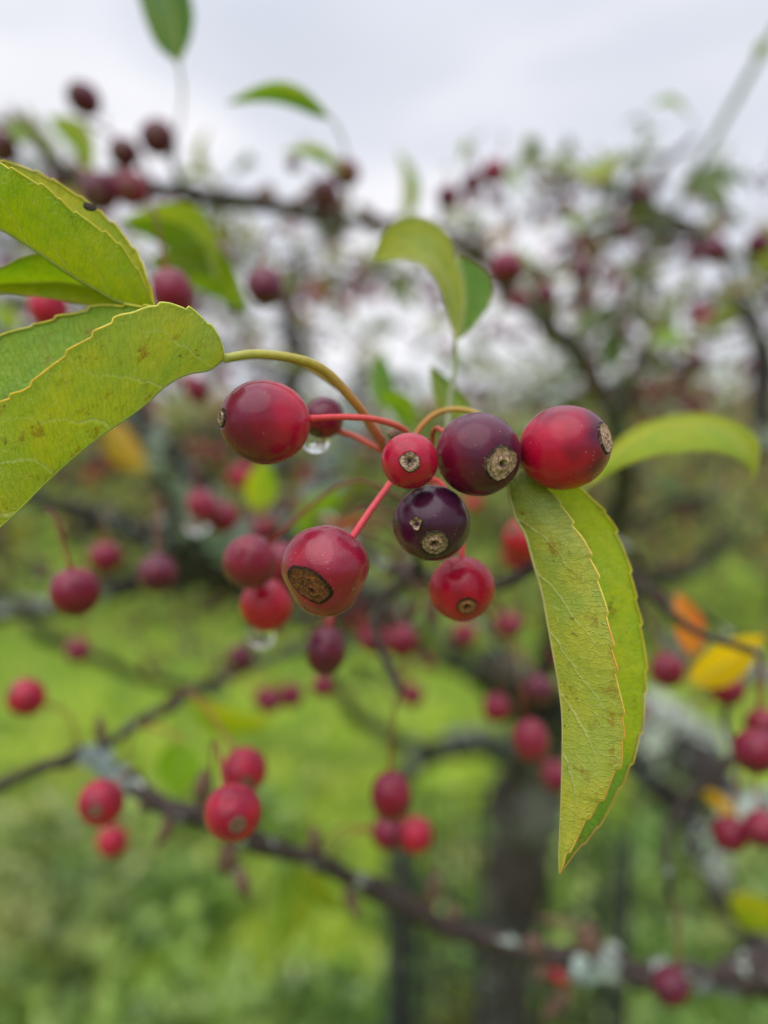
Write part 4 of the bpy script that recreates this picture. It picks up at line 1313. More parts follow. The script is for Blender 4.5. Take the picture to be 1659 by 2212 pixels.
GN = 'blurred crabapples hanging about the limbs'
SOFT = [
    (575, 1308, 53, 3, 0, 'vivid red crabapple with a water drop clinging underneath'),
    (541, 1214, 56, 4, 0, 'pinkish red crabapple just above the vivid red one'),
    (604, 1222, 47, 4, 0, 'crabapple half hidden between the pinkish red one and the rotted one'),
    (704, 1405, 47, 2, 1, 'dusky maroon crabapple hanging from a thick pink stalk'),
    (697, 1482, 23, 1, 0, 'little crabapple showing right under the dusky maroon one'),
    (1132, 1165, 44, 3, 0, 'red crabapple peeking out beside the upper part of the folded hanging leaf'),
    (1118, 1198, 32, 0, 0, 'lower red crabapple beside the folded hanging leaf'),
    (1022, 1085, 18, 3, 0, 'sliver of red crabapple below the big purple one'),
    (162, 1278, 50, 1, 0, 'rounded dull red crabapple in front of the lower dark limb end'),
    (56, 1506, 38, 0, 0, 'lone red crabapple over the grass beside the frame edge'),
    (527, 1664, 46, 0, 0, 'red crabapple above the larger one on the lower branch'),
    (503, 1755, 58, 0, 0, 'largest red crabapple sitting on the lower branch'),
    (218, 1734, 46, 0, 0, 'red crabapple under the lichened bend of the lower branch'),
    (243, 1818, 32, 0, 0, 'smaller red crabapple hanging under the one at the lichened bend'),
    (438, 1095, 34, 4, 1, 'dark crimson crabapple at the top of a slanting row of three'),
    (480, 1118, 33, 1, 0, 'dark crimson crabapple in the middle of a slanting row of three'),
    (572, 1142, 28, 1, 1, 'narrow maroon crabapple pointing up above the pinkish red one'),
    (341, 1240, 40, 2, 0, 'purple crabapple in front of the dark grey limb'),
    (228, 1203, 33, 1, 0, 'dim red crabapple under the lichened twig'),
    (806, 1380, 31, 1, 0, 'first of two dark red crabapples side by side below the dead spur'),
    (868, 1384, 34, 1, 0, 'second of two dark red crabapples side by side below the dead spur'),
    (1003, 1371, 26, 4, 0, 'pinkish crabapple straight below the bright red hanging one'),
    (1099, 1352, 28, 4, 0, 'pinkish crabapple beside the folded leaf above the grey limb'),
    (890, 1502, 24, 1, 0, 'single small crabapple over the bright grass in the gap between limbs'),
    (628, 1502, 26, 1, 0, 'small crabapple beside the yellow green leaf'),
    (578, 1512, 27, 1, 1, 'small crabapple nearest the tip of the yellow green leaf'),
    (521, 1418, 27, 2, 0, 'little maroon crabapple below the water drop'),
    (1147, 1600, 40, 4, 1, 'crimson crabapple in front of the trunk fork'),
    (1198, 1676, 30, 1, 1, 'crabapple between the trunk and the hanging leaf'),
    (1073, 1530, 30, 1, 0, 'crabapple over the grey limb near the trunk fork'),
    (1165, 1490, 32, 2, 0, 'shaded crabapple above the trunk fork'),
    (845, 1720, 45, 1, 1, 'upper crabapple of the dark bunch over the wire guard'),
    (840, 1798, 36, 1, 0, 'lower crabapple of the dark bunch over the wire guard'),
    (898, 1803, 36, 0, 0, 'outer crabapple of the dark bunch over the wire guard'),
    (1441, 1448, 35, 4, 0, 'crimson crabapple below the orange leaf'),
    (1571, 1487, 35, 1, 0, 'dark red crabapple hanging below the yellow leaf'),
    (1632, 1622, 45, 1, 0, 'crimson crabapple cut by the frame above the lichened limb'),
    (1645, 1565, 34, 4, 0, 'crabapple above the crimson one at the frame edge'),
    (1645, 1790, 37, 4, 0, 'pinkish crabapple at the frame edge by the small orange leaf'),
    (1577, 1802, 36, 1, 0, 'dark crabapple touching the small orange leaf'),
    (1448, 2130, 38, 2, 0, 'shrivelled dark crabapple behind the lichened end of the lower branch'),
    (1212, 2102, 22, 0, 1, 'little red crabapple under the lower branch beside the lichen'),
    (168, 1405, 26, 1, 0, 'faint brownish crabapple over the grass near the lower limb'),
    (181, 214, 32, 2, 1, 'dark crabapple highest up against the sky'),
    (340, 297, 34, 2, 0, 'round dusky crabapple against the sky at the twig tip'),
    (268, 330, 31, 2, 1, 'dusky crabapple just below the round one against the sky'),
    (214, 414, 38, 2, 0, 'wide dark crabapple above the black spotted leaf edge'),
    (284, 408, 34, 4, 0, 'maroon crabapple touching the wide dark one'),
    (2, 318, 32, 2, 0, 'dark crabapple cut by the frame over the spotted leaf'),
    (634, 355, 15, 2, 1, 'tiny dark crabapple under the small arched leaf'),
    (748, 374, 26, 1, 0, 'reddish crabapple right of the small arched leaf'),
    (700, 420, 30, 2, 0, 'dark crabapple hanging over the upper branch'),
    (773, 570, 15, 2, 0, 'tiny lone crabapple beside the curled pale leaf'),
    (572, 618, 40, 2, 1, 'long dark crabapple behind the broad green leaf tip'),
    (372, 634, 46, 1, 1, 'blurred crimson crabapple above the folded leaf bend'),
    (105, 665, 42, 0, 1, 'crimson crabapple glimpsed between the two stacked leaves'),
    (425, 842, 27, 1, 1, 'dark crabapple below the folded leaf beside the large maroon one'),
    (1094, 580, 34, 1, 0, 'dark red crabapple beside the stalked grey green leaf'),
    (1120, 652, 20, 1, 0, 'small crabapple on the upper branch below the dark red one'),
    (1180, 635, 24, 2, 1, 'maroon crabapple where the upper branch turns down'),
    (1255, 585, 22, 2, 0, 'brownish crabapple above the bend of the upper branch'),
    (1265, 650, 18, 2, 1, 'small crabapple hanging under the brownish one'),
    (1066, 370, 24, 4, 0, 'rosy crabapple at the end of a row against the sky'),
    (1020, 395, 22, 2, 0, 'middle crabapple of the row against the sky'),
    (968, 425, 24, 2, 0, 'dark crabapple at the lower start of the row against the sky'),
    (1519, 683, 18, 0, 0, 'orange red crabapple alone among the far twigs'),
    (1545, 541, 26, 2, 0, 'brown crabapple on the far twig past the knot'),
    (1500, 548, 18, 2, 1, 'slim crabapple next to the brown one past the knot'),
    (1640, 525, 25, 2, 0, 'maroon crabapple at the frame edge past the knot'),
    (1065, 715, 13, 4, 0, 'tiny pale crabapple in the open sky below the upper branch'),
    (450, 1120, 22, 1, 0, 'small crabapple behind the slanting row of three'),
    (520, 1030, 26, 0, 0, 'faint red crabapple between the limbs'),
]
for i, (x, y, r, v, el, lab) in enumerate(SOFT):
    R_ = 0.0055
    if (x, y) in ((697, 1482), (1022, 1085)):
        R_ = 0.0040
    if (x, y) == (704, 1405):
        z = 0.165
        t = soft_fruit(x, y, z, r, v, lab, None, el, (-.1, -1, .2), attach=P(745, 1250, 0.20), stalkmm=0.9)
        continue
    r *= 1.07
    z = zfor(r, R_)
    if y < 480 and x < 900:
        z = 0.335; r *= 1.08
    z = min(z, 0.62)
    at = {(527, 1664): P(318, 1566, .236), (503, 1755): P(452, 1700, .20), (181, 214): P(232, 288, .36), (340, 297): P(370, 350, .37), (268, 330): P(312, 362, .37),
          (214, 414): P(262, 402, .38), (284, 408): P(330, 405, .38), (2, 318): P(45, 265, .385), (634, 355): P(688, 405, .42), (748, 374): P(716, 452, .42), (700, 420): P(722, 468, .42)}.get((x, y))
    soft_fruit(x, y, z, r, v, lab, GN, el, attach=at)

# far fruit of the crown: too small to tell apart
for k, (p, z) in enumerate(TINY):
    off = Vector((rnd.uniform(-.012, .012), rnd.uniform(-.012, .012), rnd.uniform(-0.026, -0.012)))
    q_ = CW.inverted() @ (p + off)
    u_, v_ = 829.5 + q_.x / -q_.z * U, 1106 - q_.y / -q_.z * U
    vi = rnd.choice([1, 2, 2, 4])
    cn = {1: 'dark red', 2: 'purple', 4: 'rosy'}[vi]
    if v_ < 520:
        wn = 'among the topmost twigs against the sky'
    elif v_ < 960:
        wn = ('among the leaves behind the stacked leaves' if u_ < 480 else 'on thin twigs behind the curled leaf' if u_ < 1060 else 'on the twigs past the pale shoot')
    elif v_ < 1500:
        wn = ('about the lichened limbs under the large folded leaf' if u_ < 700 else 'over the limbs behind the near cluster' if u_ < 1230 else 'on the twigs beside the hanging leaf')
    else:
        wn = 'over the meadow low beside the limbs'
    soft_fruit(0, 0, z, 0, vi, 'small far %s crabapple %s' % (cn, wn), 'far %s crabapples %s' % (cn, wn), rnd.randint(0, 1), world=p + off, attach=p)


# ------------------------------------------------------------------ leaves
def toothed(curve, outward, nt_, amp, seed):
    """saw teeth that point to the tip"""
    n = len(curve)
    out = curve.copy()
    for i in range(n):
        t = i / (n - 1)
        ph = (t + 0.012 * math.sin(t * 37 + seed)) * nt_
        f = ph - math.floor(ph)
        env = min(1, t / 0.12) * min(1, (1 - t) / 0.03)
        k = (f ** 1.2) * amp * env * (0.65 + 0.5 * abs(math.sin(seed + 2.3 * math.floor(ph))))
        out[i] = curve[i] + outward[i] * k
    return out


def leaf3(label, Mp, Np, Fp, cols, mat, rim=None, teeth=14, amp=0.35e-3, bulge=(0.0010, 0.0010), nL=150, nW=16, petiole=None, group=None, rim_r=0.00013, rib_r=0.00035, rib_col=None, flip=False, wavy=0.0, seed=0.0, vein_shift=0.0, margins=(True, True)):
    """A leaf blade from its midrib and its two edges, each a list of (x, y, depth)."""
    n = nL
    Mc = catmull([tuple(P(*p)) for p in Mp], n)
    Nc = catmull([tuple(P(*p)) for p in Np], n)
    Fc = catmull([tuple(P(*p)) for p in Fp], n)
    t = thing('leaf', label, 'leaf', tuple(Mc[0]), group)
    L = float(np.sum(np.linalg.norm(np.diff(Mc, axis=0), axis=1)))
    for side, (E, col, bg_, nm) in enumerate(((Nc, cols[0], bulge[0], 'near'), (Fc, cols[1], bulge[1], 'far'))):
        outw = E - Mc
        outw /= np.linalg.norm(outw, axis=1)[:, None] + 1e-9
        E2 = toothed(E, outw, teeth, amp, seed + side * 3) if teeth else E
        V, C, mm, ts = [], [], [], []
        tanM = np.gradient(Mc, axis=0); tanM /= np.linalg.norm(tanM, axis=1)[:, None]
        for i in range(n):
            w = np.linalg.norm(E2[i] - Mc[i])
            nr = np.cross(tanM[i], outw[i])
            nl_ = np.linalg.norm(nr); nr = nr / (nl_ + 1e-9)
            camd = Mc[i] - np.array(cam.location)
            if nr.dot(camd) > 0:
                nr = -nr
            if side == 1:
                nr = -nr
            for j in range(nW + 1):
                s = j / nW
                p = Mc[i] * (1 - s) + E2[i] * s
                wv = wavy * math.sin(i / n * 40 + seed + side) * s * s
                vph = (i / n - 0.24 * s ** 1.3) * 7 + 3.37
                vf = abs(vph - math.floor(vph) - 0.5)
                ridge = 0.00010 * math.exp(-(vf / 0.05) ** 2) * (1 - s) - 0.00018 * (0.5 - abs(vf - 0.0)) * math.sin(math.pi * s)
                p = p + nr * (bg_ * math.sin(math.pi * min(1, s * 0.9)) * min(1, w / 0.006) + wv + (ridge if side == 0 else -ridge))
                V.append(p)
                tt = i / (n - 1)
                cc = col(tt, s) if callable(col) else col
                C.append(cc)
                mm.append((tt * L * 1000 + seed * 13, s * w * 1000 * (1 if side == 0 else -1) + seed * 7 + side * 40))
                ts.append((tt, s))
        F = []
        for i in range(n - 1):
            for j in range(nW):
                a = i * (nW + 1) + j
                q = (a, a + 1, a + nW + 2, a + nW + 1)
                F.append(q)
        # front face = underside: outward on both halves
        V = np.array(V)
        k = (n // 2) * (nW + 1) + nW // 2
        fn = np.cross(V[k + 1] - V[k], V[k + nW + 1] - V[k])
        tocam = np.array(cam.location) - V[k]
        faces_cam = fn.dot(tocam) > 0
        want = (side == 0) != flip
        if faces_cam != want:
            F = [f[::-1] for f in F]
        o = wobj('blade_half', V, F, mat, t, col=C, uvs={'mm': mm, 'ts': ts})
        if rim is not None and margins[side]:
            rc_ = rim if not callable(rim) else None
            Vr, Fr = tube(E2 , np.concatenate([[rim_r * .6], np.full(n - 2, rim_r), [rim_r * .3]]), 6)
            Cr = []
            for i in range(n):
                c_ = rim(i / (n - 1), side) if callable(rim) else rim
                Cr += [c_] * 6
            Cr += [Cr[0], Cr[-1]]
            wobj('leaf_margin', Vr, Fr, M_margin, t, col=Cr)
    rr = np.linspace(rib_r, rib_r * 0.25, n)
    Vr, Fr = tube(Mc, rr, 8)
    rc_ = rib_col or (0.36, 0.40, 0.10)
    wobj('midrib', Vr, Fr, M_stem, t, col=[rc_] * len(Vr))
    if petiole:
        pts, r0, r1, pc = petiole
        c = catmull([tuple(P(*p)) for p in pts], 40)
        V, F = tube(c, np.linspace(r0, r1, 40), 10, 0.04, 3.0, 900)
        k = np.linspace(0, 1, 40); cs = np.array(pc); tt = np.linspace(0, 1, len(cs))
        cc = np.stack([np.interp(k, tt, cs[:, q]) for q in range(3)], axis=1)
        C = np.vstack([np.repeat(cc, 10, axis=0), cc[0], cc[-1]])
        wobj('petiole', V, F, M_stem, t, col=C)
    return t


def px(pts, z):
    """source-pixel list -> photo units with a depth: z is a number or (start, middle, end)"""
    out = []
    n = len(pts)
    for i, (x, y) in enumerate(pts):
        t = i / (n - 1)
        if isinstance(z, tuple):
            zz = np.interp(t, np.linspace(0, 1, len(z)), z)
        else:
            zz = z
        out.append((x / 1.15732, y / 1.15732, float(zz)))
    return out


# --- drooping leaf
YG = lin('#a3ac45'); YG2 = lin('#8f9a2c'); LIME = lin('#8aa018'); GREEN = lin('#5f8030'); OLIVE = lin('#7e8a30')
LM = px([(1302, 1163), (1270, 1205), (1287, 1288), (1314, 1338), (1333, 1404), (1356, 1484), (1370, 1560), (1382, 1627), (1398, 1721), (1406, 1804), (1405, 1927), (1401, 2038), (1397, 2130), (1398, 2186)], (0.118, 0.114, 0.112, 0.110, 0.109))
LN = px([(1302, 1163), (1333, 1190), (1370, 1227), (1402, 1266), (1428, 1312), (1452, 1346), (1468, 1383), (1485, 1426), (1500, 1479), (1513, 1530), (1524, 1595), (1533, 1665), (1550, 1763), (1555, 1810), (1553, 1850), (1544, 1905), (1526, 1949), (1495, 2005), (1466, 2045), (1436, 2098), (1411, 2143), (1398, 2186)], (0.118, 0.110, 0.106, 0.106, 0.109))
LF_ = px([(1302, 1163), (1390, 1190), (1444, 1217), (1480, 1252), (1516, 1290), (1533, 1322), (1549, 1357), (1564, 1402), (1580, 1455), (1592, 1525), (1604, 1592), (1609, 1640), (1612, 1693), (1608, 1766), (1600, 1829), (1586, 1880), (1563, 1938), (1533, 2000), (1498, 2060), (1461, 2104), (1427, 2141), (1398, 2186)], (0.118, 0.121, 0.119, 0.117, 0.110))
leaf3('long folded yellow green leaf hanging down beside the red end crabapple', LM, LN, LF_,
      (lambda t, s: mix3(mix3(lin('#7f8c4c'), lin('#98a246'), ss(0.0, 0.4, t)), lin('#a4a84a'), ss(0.4, 1, t)),
       lambda t, s: mix3(mix3(lin('#9aa51c'), lin('#a8ad25'), ss(0, .5, t)), lin('#6f8c40'), ss(0.66, 0.8, t))),
      M_leaf, rim=lambda t, side: mix3(mix3(lin('#e2cc58'), lin('#e0a848'), ss(0.3, 0.6, t + 0.2 * math.sin(t * 30))), lin('#c8a848'), ss(0.8, 1, t)) if side == 0 else mix3(lin('#d4c830'), lin('#b89840'), ss(0.55, 0.85, t + 0.1 * math.sin(t * 50))),
      teeth=15, amp=0.55e-3, nL=220, nW=26, rib_col=lin('#a8a060'), rib_r=0.00028, seed=1.0, rim_r=0.00015,
      petiole=([(1125, 1005, .118), (1100, 960, .1215), (1050, 905, .1235), (1000, 885, .1245), (950, 890, .1255), (915, 915, .125), (893, 950, .1245), (885, 985, .124)], 0.0005, 0.00045, [lin('#8f9a48'), lin('#a8963c'), lin('#b08438'), lin('#b0502c')]))
# --- big folded leaf
LM = px([(560, 897), (521, 924), (470, 934), (416, 962), (362, 1011), (307, 1052), (253, 1088), (181, 1146), (108, 1213), (54, 1268), (0, 1318), (-90, 1400), (-220, 1490), (-360, 1560)], (0.1115, 0.110, 0.109, 0.108, 0.108))
LN = px([(560, 897), (556, 872), (545, 843), (520, 812), (490, 787), (463, 774), (440, 768), (416, 765), (372, 770), (333, 787), (300, 797), (268, 817), (231, 843), (188, 875), (145, 906), (116, 930), (65, 976), (36, 993), (0, 1016), (-100, 1090), (-230, 1230), (-360, 1560)], (0.1115, 0.107, 0.104, 0.102, 0.102, 0.108))
LF_ = px([(560, 897), (520, 840), (450, 790), (410, 775), (369, 769), (325, 767), (290, 767), (253, 770), (216, 777), (181, 787), (145, 796), (108, 809), (70, 820), (36, 831), (0, 846), (-100, 900), (-230, 1020), (-360, 1560)], (0.1115, 0.114, 0.118, 0.118, 0.116, 0.108))
leaf3('large folded green leaf with rusty blotches and a yellow toothed edge', LM, LN, LF_,
      (lambda t, s: mix3(mix3(lin('#8fa24a'), lin('#9cae35'), ss(0.1, 0.5, t)), lin('#a8ae30'), ss(0.3, 0.8, t) * 0.5 + 0.3 * s),
       lambda t, s: mix3(lin('#80962c'), lin('#789030'), t)),
      M_leaf, rim=lambda t, side: mix3(lin('#d8d860'), lin('#e6c238'), ss(0.15, 0.35, t)) if side == 0 else lin('#ccc440'),
      teeth=17, amp=0.6e-3, nL=220, nW=26, rib_col=lin('#94a040'), rib_r=0.00022, seed=2.0, rim_r=0.00017,
      petiole=([(484, 775, .1115), (520, 768, .112), (560, 765, .1125), (640, 775, .1135), (700, 800, .115), (750, 850, .117), (790, 900, .1195), (815, 940, .121), (835, 968, .1225), (862, 1000, .125)], 0.00068, 0.00078,
               [lin('#a8a850'), lin('#a39c3c'), lin('#a08a34'), lin('#a87838'), lin('#a85a3c'), lin('#983c30')]))
# --- upper leaf with a black spot
LM = px([(388, 772), (350, 768), (337, 764), (289, 752), (241, 725), (193, 697), (145, 666), (96, 631), (48, 600), (0, 572), (-90, 530), (-200, 500), (-330, 470)], (0.119, 0.117, 0.114, 0.112, 0.112))
LN = px([(388, 772), (371, 733), (350, 689), (323, 648), (289, 607), (241, 571), (195, 541), (159, 511), (125, 481), (92, 461), (60, 443), (29, 427), (0, 412), (-80, 385), (-200, 390), (-330, 470)], (0.119, 0.114, 0.110, 0.108, 0.110))
LF_ = px([(388, 772), (377, 725), (361, 679), (345, 641), (315, 600), (284, 564), (256, 538), (229, 515), (181, 482), (145, 461), (108, 441), (72, 424), (24, 409), (0, 402), (-80, 370), (-200, 360), (-330, 470)], (0.119, 0.120, 0.119, 0.117, 0.112))
lf = leaf3('upper bright green leaf with a black spot by its toothed edge', LM, LN, LF_,
      (lambda t, s: mix3(lin('#84a010'), lin('#93a81c'), 0.5 + 0.5 * math.sin(t * 6 + s * 2)), lambda t, s: mix3(lin('#a0a41c'), lin('#b0a820'), t)),
      M_leaf_soft, rim=lin('#d4c43a'), teeth=15, amp=0.4e-3, nL=170, nW=18, rib_col=lin('#7e8a20'), rib_r=0.0004, seed=4.0, rim_r=0.00015,
      petiole=([(335, 667, .119), (345, 700, .122), (400, 745, .124), (484, 772, .124), (560, 768, .124), (640, 780, .125), (745, 848, .126), (815, 945, .126), (860, 1005, .126)], 0.0006, 0.0006, [lin('#a0a040'), lin('#a08a40'), lin('#a05040')]))
# the black spot
sp = P(193, 447, 0.1165)
V, F = sphere_dirs(8, 12)
V = V * np.array([0.0011, 0.0006, 0.00016]) * (1 + 0.3 * rng.normal(0, 0.3, (len(V), 1)))
mm_, nt = newmat('rot_spot'); finish(nt, principled(nt, (0.03, 0.022, 0.015), 0.8, 0.2))
o = link('rot_spot', make_mesh('rot_spot', V, F, mm_), lf, sp - Vector(lf.location), Dv((0.1, 0.2, 1)).to_track_quat('Z', 'Y') @ Quaternion((0, 0, 1), -0.5))
# --- lower leaf behind
leaf3('smooth open leaf lying between the two folded leaves', px([(388, 775), (330, 752), (241, 722), (193, 712), (145, 706), (72, 708), (0, 711), (-120, 730), (-260, 780)], 0.128),
      px([(388, 775), (330, 775), (260, 768), (217, 763), (145, 748), (72, 738), (0, 733), (-120, 760), (-260, 780)], 0.126),
      px([(388, 775), (330, 715), (240, 665), (170, 640), (104, 634), (48, 648), (0, 668), (-120, 700), (-260, 780)], 0.124),
      (lin('#8f9e10'), lin('#7f9a1e')), M_leaf_soft, rim=lin('#a8aa20'), teeth=0, nL=70, nW=10, rib_col=lin('#bcb82a'), rib_r=0.0004, seed=6.0, bulge=(0.0006, -0.001))


def quick(label, base, tip, arch, w1, w2, z, cols, rim=None, pet=None, zt=None, d1=-0.006, d2=0.006, seed=0.0, mat=None, pcol=None, teeth=10):
    """leaf given by base, tip and an arch (offset of the midrib's middle); w1/w2: how far the two edges bow from the midrib"""
    zt = zt or z
    b = np.array(base, float); t_ = np.array(tip, float)
    d = t_ - b; L = np.linalg.norm(d); u = d / L; v = np.array([u[1], -u[0]])
    def curve(extra, dz):
        o = []
        for k in range(7):
            t = k / 6
            off = arch * math.sin(math.pi * t) + extra * math.sin(math.pi * t ** 0.85) ** 0.85
            p = b + d * t + v * off
            zz = z + (zt - z) * t + dz * math.sin(math.pi * t)
            o.append((p[0], p[1], zz))
        return o
    petiole = None
    if pet:
        pc = pcol or [lin('#9aa050'), lin('#8a7a48')]
        petiole = (pet, 0.0004, 0.0005, pc)
    return leaf3(label, curve(0, 0), curve(w1, d1), curve(w2, d2), cols, mat or M_leaf_soft, rim=rim, teeth=teeth, amp=0.3e-3, nL=44, nW=7, seed=seed, petiole=petiole, rim_r=0.00018, bulge=(0.0006, 0.0006))


GRN = lin('#5f8040'); GRD = lin('#4d7038'); GRL = lin('#8aa040'); YEL = lin('#c0b018'); LIM = lin('#98ac28')
# L1
quick('dark green leaf dangling from the top edge against the sky', (386, 138), (290, -130), -26, 60, -46, 0.235, (lin('#557a4c'), lin('#4a7038')), rim=lin('#94a860'), pet=[(386, 138, .235), (394, 200, .26), (388, 260, .33), (378, 300, .36)], seed=11, d1=-0.004, d2=0.004)
# L2 crescent
quick('narrow arched green leaf alone in the sky', (718, 258), (486, 225), -52, -16, 36, 0.24, (lin('#7a9440'), lin('#5c7c48')), pet=[(722, 262, .24), (745, 320, .27), (755, 400, .34), (745, 470, .41)], seed=12, d1=-0.006, d2=0.006)
# L3
quick('small arched leaf over the tiny dark crabapple', (742, 375), (606, 330), -32, -10, 22, 0.32, (lin('#96a654'), lin('#6c8c40')), seed=13, pet=[(742, 375, .32), (748, 420, .36), (740, 472, .42)])
# L4 curled pair on one stalk
leaf3('curled leaf with a pale brownish green half on a thin upright stalk',
      [(985, 735, .15), (980, 690, .15), (976, 640, .15), (960, 590, .15), (930, 560, .15), (880, 555, .151), (835, 566, .152), (803, 562, .153)],
      [(985, 735, .15), (960, 650, .147), (945, 610, .146), (915, 575, .146), (880, 563, .147), (850, 560, .149), (825, 562, .151), (803, 562, .153)],
      [(985, 735, .15), (1000, 640, .152), (985, 560, .153), (965, 505, .153), (925, 475, .153), (880, 470, .153), (835, 495, .153), (803, 562, .153)],
      (lin('#8e9c50'), lin('#a3a45c')), M_leaf_soft, rim=lin('#b4b468'), teeth=10, amp=.2e-3, nL=60, nW=10, seed=14, bulge=(0.0008, 0.0012),
      petiole=([(985, 735, .15), (983, 780, .149), (976, 830, .148), (970, 885, .147), (962, 960, .145), (930, 1060, .15)], 0.00042, 0.0007, [lin('#8c9a70'), lin('#8a8c68'), lin('#8a7860')]))
leaf3('broad grey green leaf joined to the same stalk as the curled one', [(985, 738, .153), (1000, 690, .156), (1005, 640, .158), (1000, 590, .159), (990, 552, .16)],
      [(985, 738, .153), (975, 690, .154), (972, 640, .155), (975, 590, .157), (990, 552, .16)], [(985, 738, .153), (1035, 690, .158), (1060, 640, .160), (1048, 590, .160), (990, 552, .16)],
      (lin('#76946a'), lin('#6c8c58')), M_leaf_soft, rim=lin('#a8b05c'), teeth=8, amp=.2e-3, nL=44, nW=8, seed=15, bulge=(0.0005, 0.0008))
# L5
quick('broad green leaf above the bend of the large folded leaf', (470, 600), (256, 478), -62, -50, 66, 0.22, (lin('#7d9434'), lin('#5f7a28')), seed=16, zt=0.23, d1=-.01, d2=.008, pet=[(470, 600, .22), (500, 640, .25), (560, 600, .32), (620, 455, .40)])
quick('green leaf curving down behind the bend of the large folded leaf', (320, 560), (535, 672), 34, 56, -44, 0.225, (lin('#6f8c18'), lin('#7c9420')), seed=17, d1=-.004, d2=.004, pet=[(320, 560, .225), (300, 500, .28), (320, 410, .37)])
# L6
quick('upright narrow leaf behind the yellow green petiole', (830, 885), (822, 762), 0, 28, -26, 0.24, (lin('#64904c'), lin('#5c8438')), seed=18, pet=[(830, 885, .24), (835, 960, .25), (820, 1150, .26)])
quick('rounded leaf in front of the pale sky above the small red crabapple', (895, 925), (820, 845), -20, -20, 34, 0.2, (lin('#6c8c30'), lin('#74942c')), seed=19, pet=[(895, 925, .2), (905, 1000, .2), (900, 1120, .2)])
quick('pointed green leaf behind the upright thin stalk', (1022, 915), (930, 792), 6, 28, -24, 0.165, (lin('#7a9024'), lin('#6f8c20')), seed=20, rim=lin('#9aa438'), pet=[(1022, 915, .165), (1010, 1000, .17), (960, 1150, .18)])
# L7 arched yellow leaf
leaf3('long arched yellow green leaf reaching out past the end crabapple',
      [(1270, 1050, .16), (1320, 990, .16), (1380, 945, .16), (1450, 918, .161), (1520, 915, .162), (1580, 935, .163), (1620, 975, .164), (1628, 1035, .165)],
      [(1270, 1050, .16), (1340, 1010, .155), (1410, 985, .153), (1480, 975, .153), (1545, 975, .154), (1590, 990, .156), (1615, 1010, .16), (1628, 1035, .165)],
      [(1270, 1050, .16), (1310, 975, .166), (1370, 925, .169), (1440, 900, .171), (1515, 893, .172), (1590, 912, .171), (1638, 955, .169), (1628, 1035, .165)],
      (lin('#8fa41e'), lin('#a0a424')), M_leaf_soft, rim=lin('#b8b830'), teeth=12, amp=.25e-3, nL=60, nW=10, seed=21, rib_col=lin('#b8b020'),
      petiole=([(1270, 1050, .16), (1235, 1090, .165), (1215, 1150, .185), (1210, 1195, .205)], .0005, .0006, [lin('#9aa040'), lin('#8a6a40')]))
# L8
quick('orange leaf standing upright behind the hanging leaf', (1500, 1420), (1462, 1278), -8, 32, -32, 0.225, (lin('#f08a28'), lin('#ee7424')), seed=22, teeth=6, pet=[(1500, 1420, .225), (1500, 1450, .35), (1500, 1425, .6)], pcol=[lin('#c08030')] * 2)
quick('broad yellow leaf spreading beside the upright orange one', (1490, 1478), (1652, 1372), -6, 48, -44, 0.215, (lin('#e6c818'), lin('#ecba1c')), seed=23, teeth=6, pet=[(1490, 1478, .215), (1480, 1470, .35), (1490, 1425, .6)], pcol=[lin('#c08030')] * 2)
# L9
quick('yellow green leaf hanging over the grass near the middle', (405, 1510), (590, 1560), -22, 26, -36, 0.30, (lin('#b0b818'), lin('#a0b024')), seed=24, teeth=6, pet=[(405, 1510, .3), (400, 1500, .31)])
quick('rounded green leaf backing the lower branch', (395, 1600), (375, 1722), 0, 48, -48, 0.25, (lin('#7aa820'), lin('#86ac28')), seed=25, teeth=6, pet=[(395, 1600, .25), (350, 1575, .26), (305, 1568, .262)], pcol=[lin('#a05a30'), lin('#a04a30')])
quick('small orange leaf above the dark crabapple pair', (1515, 1705), (1602, 1790), 8, 14, -14, 0.32, (lin('#dca018'), lin('#d49018')), seed=26, teeth=4, pet=[(1515, 1705, .32), (1520, 1740, .38), (1540, 1790, .44)])
quick('dull yellow leaf at the frame edge above the black lichened twig', (1570, 1935), (1720, 1990), -14, 38, -40, 0.33, (lin('#a4a818'), lin('#98a020')), seed=27, teeth=6, pet=[(1570, 1935, .33), (1560, 1900, .45), (1560, 1860, .7)])
quick('olive leaf hanging below the lower branch', (645, 1850), (598, 2068), 10, 34, -26, 0.36, (lin('#748a10'), lin('#6c841c')), seed=28, teeth=6, pet=[(645, 1850, .36), (650, 1845, .3), (655, 1850, .235)])
quick('olive leaf drooping just under the lower branch', (640, 1872), (742, 1978), -4, 26, -24, 0.34, (lin('#7a8c14'), lin('#708420')), seed=29, teeth=6, pet=[(640, 1872, .34), (645, 1860, .3), (655, 1852, .235)])
quick('bright lime leaf under the large maroon crabapple', (560, 1110), (570, 990), 0, 36, -36, 0.27, (lin('#a8bc10'), lin('#9cb410')), seed=30, teeth=6, pet=[(560, 1110, .27), (600, 1130, .3), (680, 1130, .33)])
quick('green leaf slanting up behind the rotted crabapple', (640, 1165), (745, 1058), 10, 36, -30, 0.30, (lin('#7ca03c'), lin('#70943c')), seed=31, teeth=6, pet=[(640, 1165, .3), (660, 1160, .33), (665, 1140, .4)])
quick('reddish brown leaf lying over the twig behind the pink stalk', (690, 1118), (800, 1112), -20, 12, -12, 0.26, (lin('#b0502c'), lin('#a8482c')), seed=32, teeth=4, pet=[(690, 1118, .26), (690, 1130, .28)])
quick('tan and orange leaf blurred under the large folded leaf', (225, 905), (320, 1020), -14, 40, -34, 0.38, (lin('#c09a5c'), lin('#b88838')), seed=33, teeth=4, pet=[(225, 905, .38), (220, 880, .42), (215, 855, .46)])
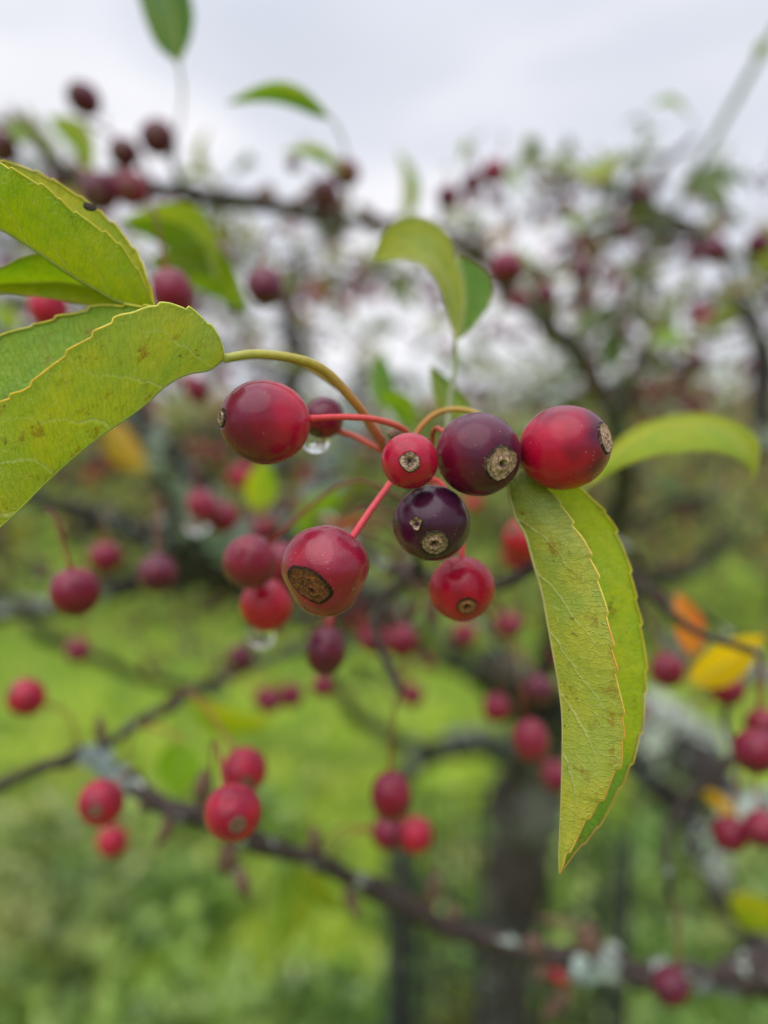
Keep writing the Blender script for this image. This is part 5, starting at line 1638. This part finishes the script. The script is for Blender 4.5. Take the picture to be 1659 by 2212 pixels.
quick('pale green leaf hanging beside the highest crabapple', (105, 250), (200, 375), 20, 34, -26, 0.36, (lin('#94a868'), lin('#88a048')), seed=34, teeth=5, pet=[(105, 250, .36), (90, 265, .37), (72, 290, .38)])
quick('small green leaf at the frame edge over the spotted leaf', (62, 310), (12, 255), 0, 18, -20, 0.33, (lin('#7c9a3c'), lin('#74943c')), seed=35, teeth=5, pet=[(62, 310, .33), (68, 300, .36), (72, 292, .38)])
quick('pale narrow leaf standing up from the upper branch', (870, 490), (858, 322), -30, 22, -14, 0.42, (lin('#98a860'), lin('#8aa050')), seed=36, teeth=5)
quick('little arched leaf high above the far knot', (1490, 250), (1398, 238), -30, 12, -10, 0.42, (lin('#8ca44c'), lin('#7c9848')), seed=37, teeth=5, pet=[(1490, 250, .42), (1500, 300, .5), (1440, 350, .61)])
quick('pale arched leaf over the far knot twig', (1350, 320), (1205, 345), 40, 24, -20, 0.45, (lin('#a0a868'), lin('#90a058')), seed=38, teeth=5, pet=[(1350, 320, .45), (1390, 370, .55), (1400, 440, .6)])
quick('green leaf at the top of the pale straight shoot', (1630, 130), (1668, 80), 0, 16, -14, 0.40, (lin('#6c8438'), lin('#74883c')), seed=39, teeth=4)
quick('green leaf under the far twigs by the arched yellow one', (1480, 745), (1400, 742), -14, 14, -26, 0.42, (lin('#84a430'), lin('#7a9c34')), seed=40, teeth=5, pet=[(1480, 745, .42), (1520, 720, .46), (1600, 660, .5)])
quick('small green leaf against the sky beside the rosy crabapple', (1120, 410), (1095, 360), 0, 10, -12, 0.42, (lin('#88a850'), lin('#7ca048')), seed=41, teeth=4, pet=[(1120, 410, .42), (1130, 480, .46), (1040, 555, .48)])
quick('faint green leaf above the far crabapple row', (998, 350), (1010, 295), 0, 10, -10, 0.5, (lin('#90a070'), lin('#8ca068')), seed=42, teeth=4)
quick('pale green leaf at the frame edge under the open leaf', (-20, 660), (50, 715), 0, 22, -22, 0.4, (lin('#9cb068'), lin('#90a858')), seed=43, teeth=4)
quick('green leaf hanging among the far fruit below the knot', (1215, 455), (1250, 510), 10, 10, -12, 0.45, (lin('#94a850'), lin('#88a048')), seed=44, teeth=4)

print('leaves on twigs', leaf_count, 'tiny', len(TINY), 'objects', len(bpy.data.objects))
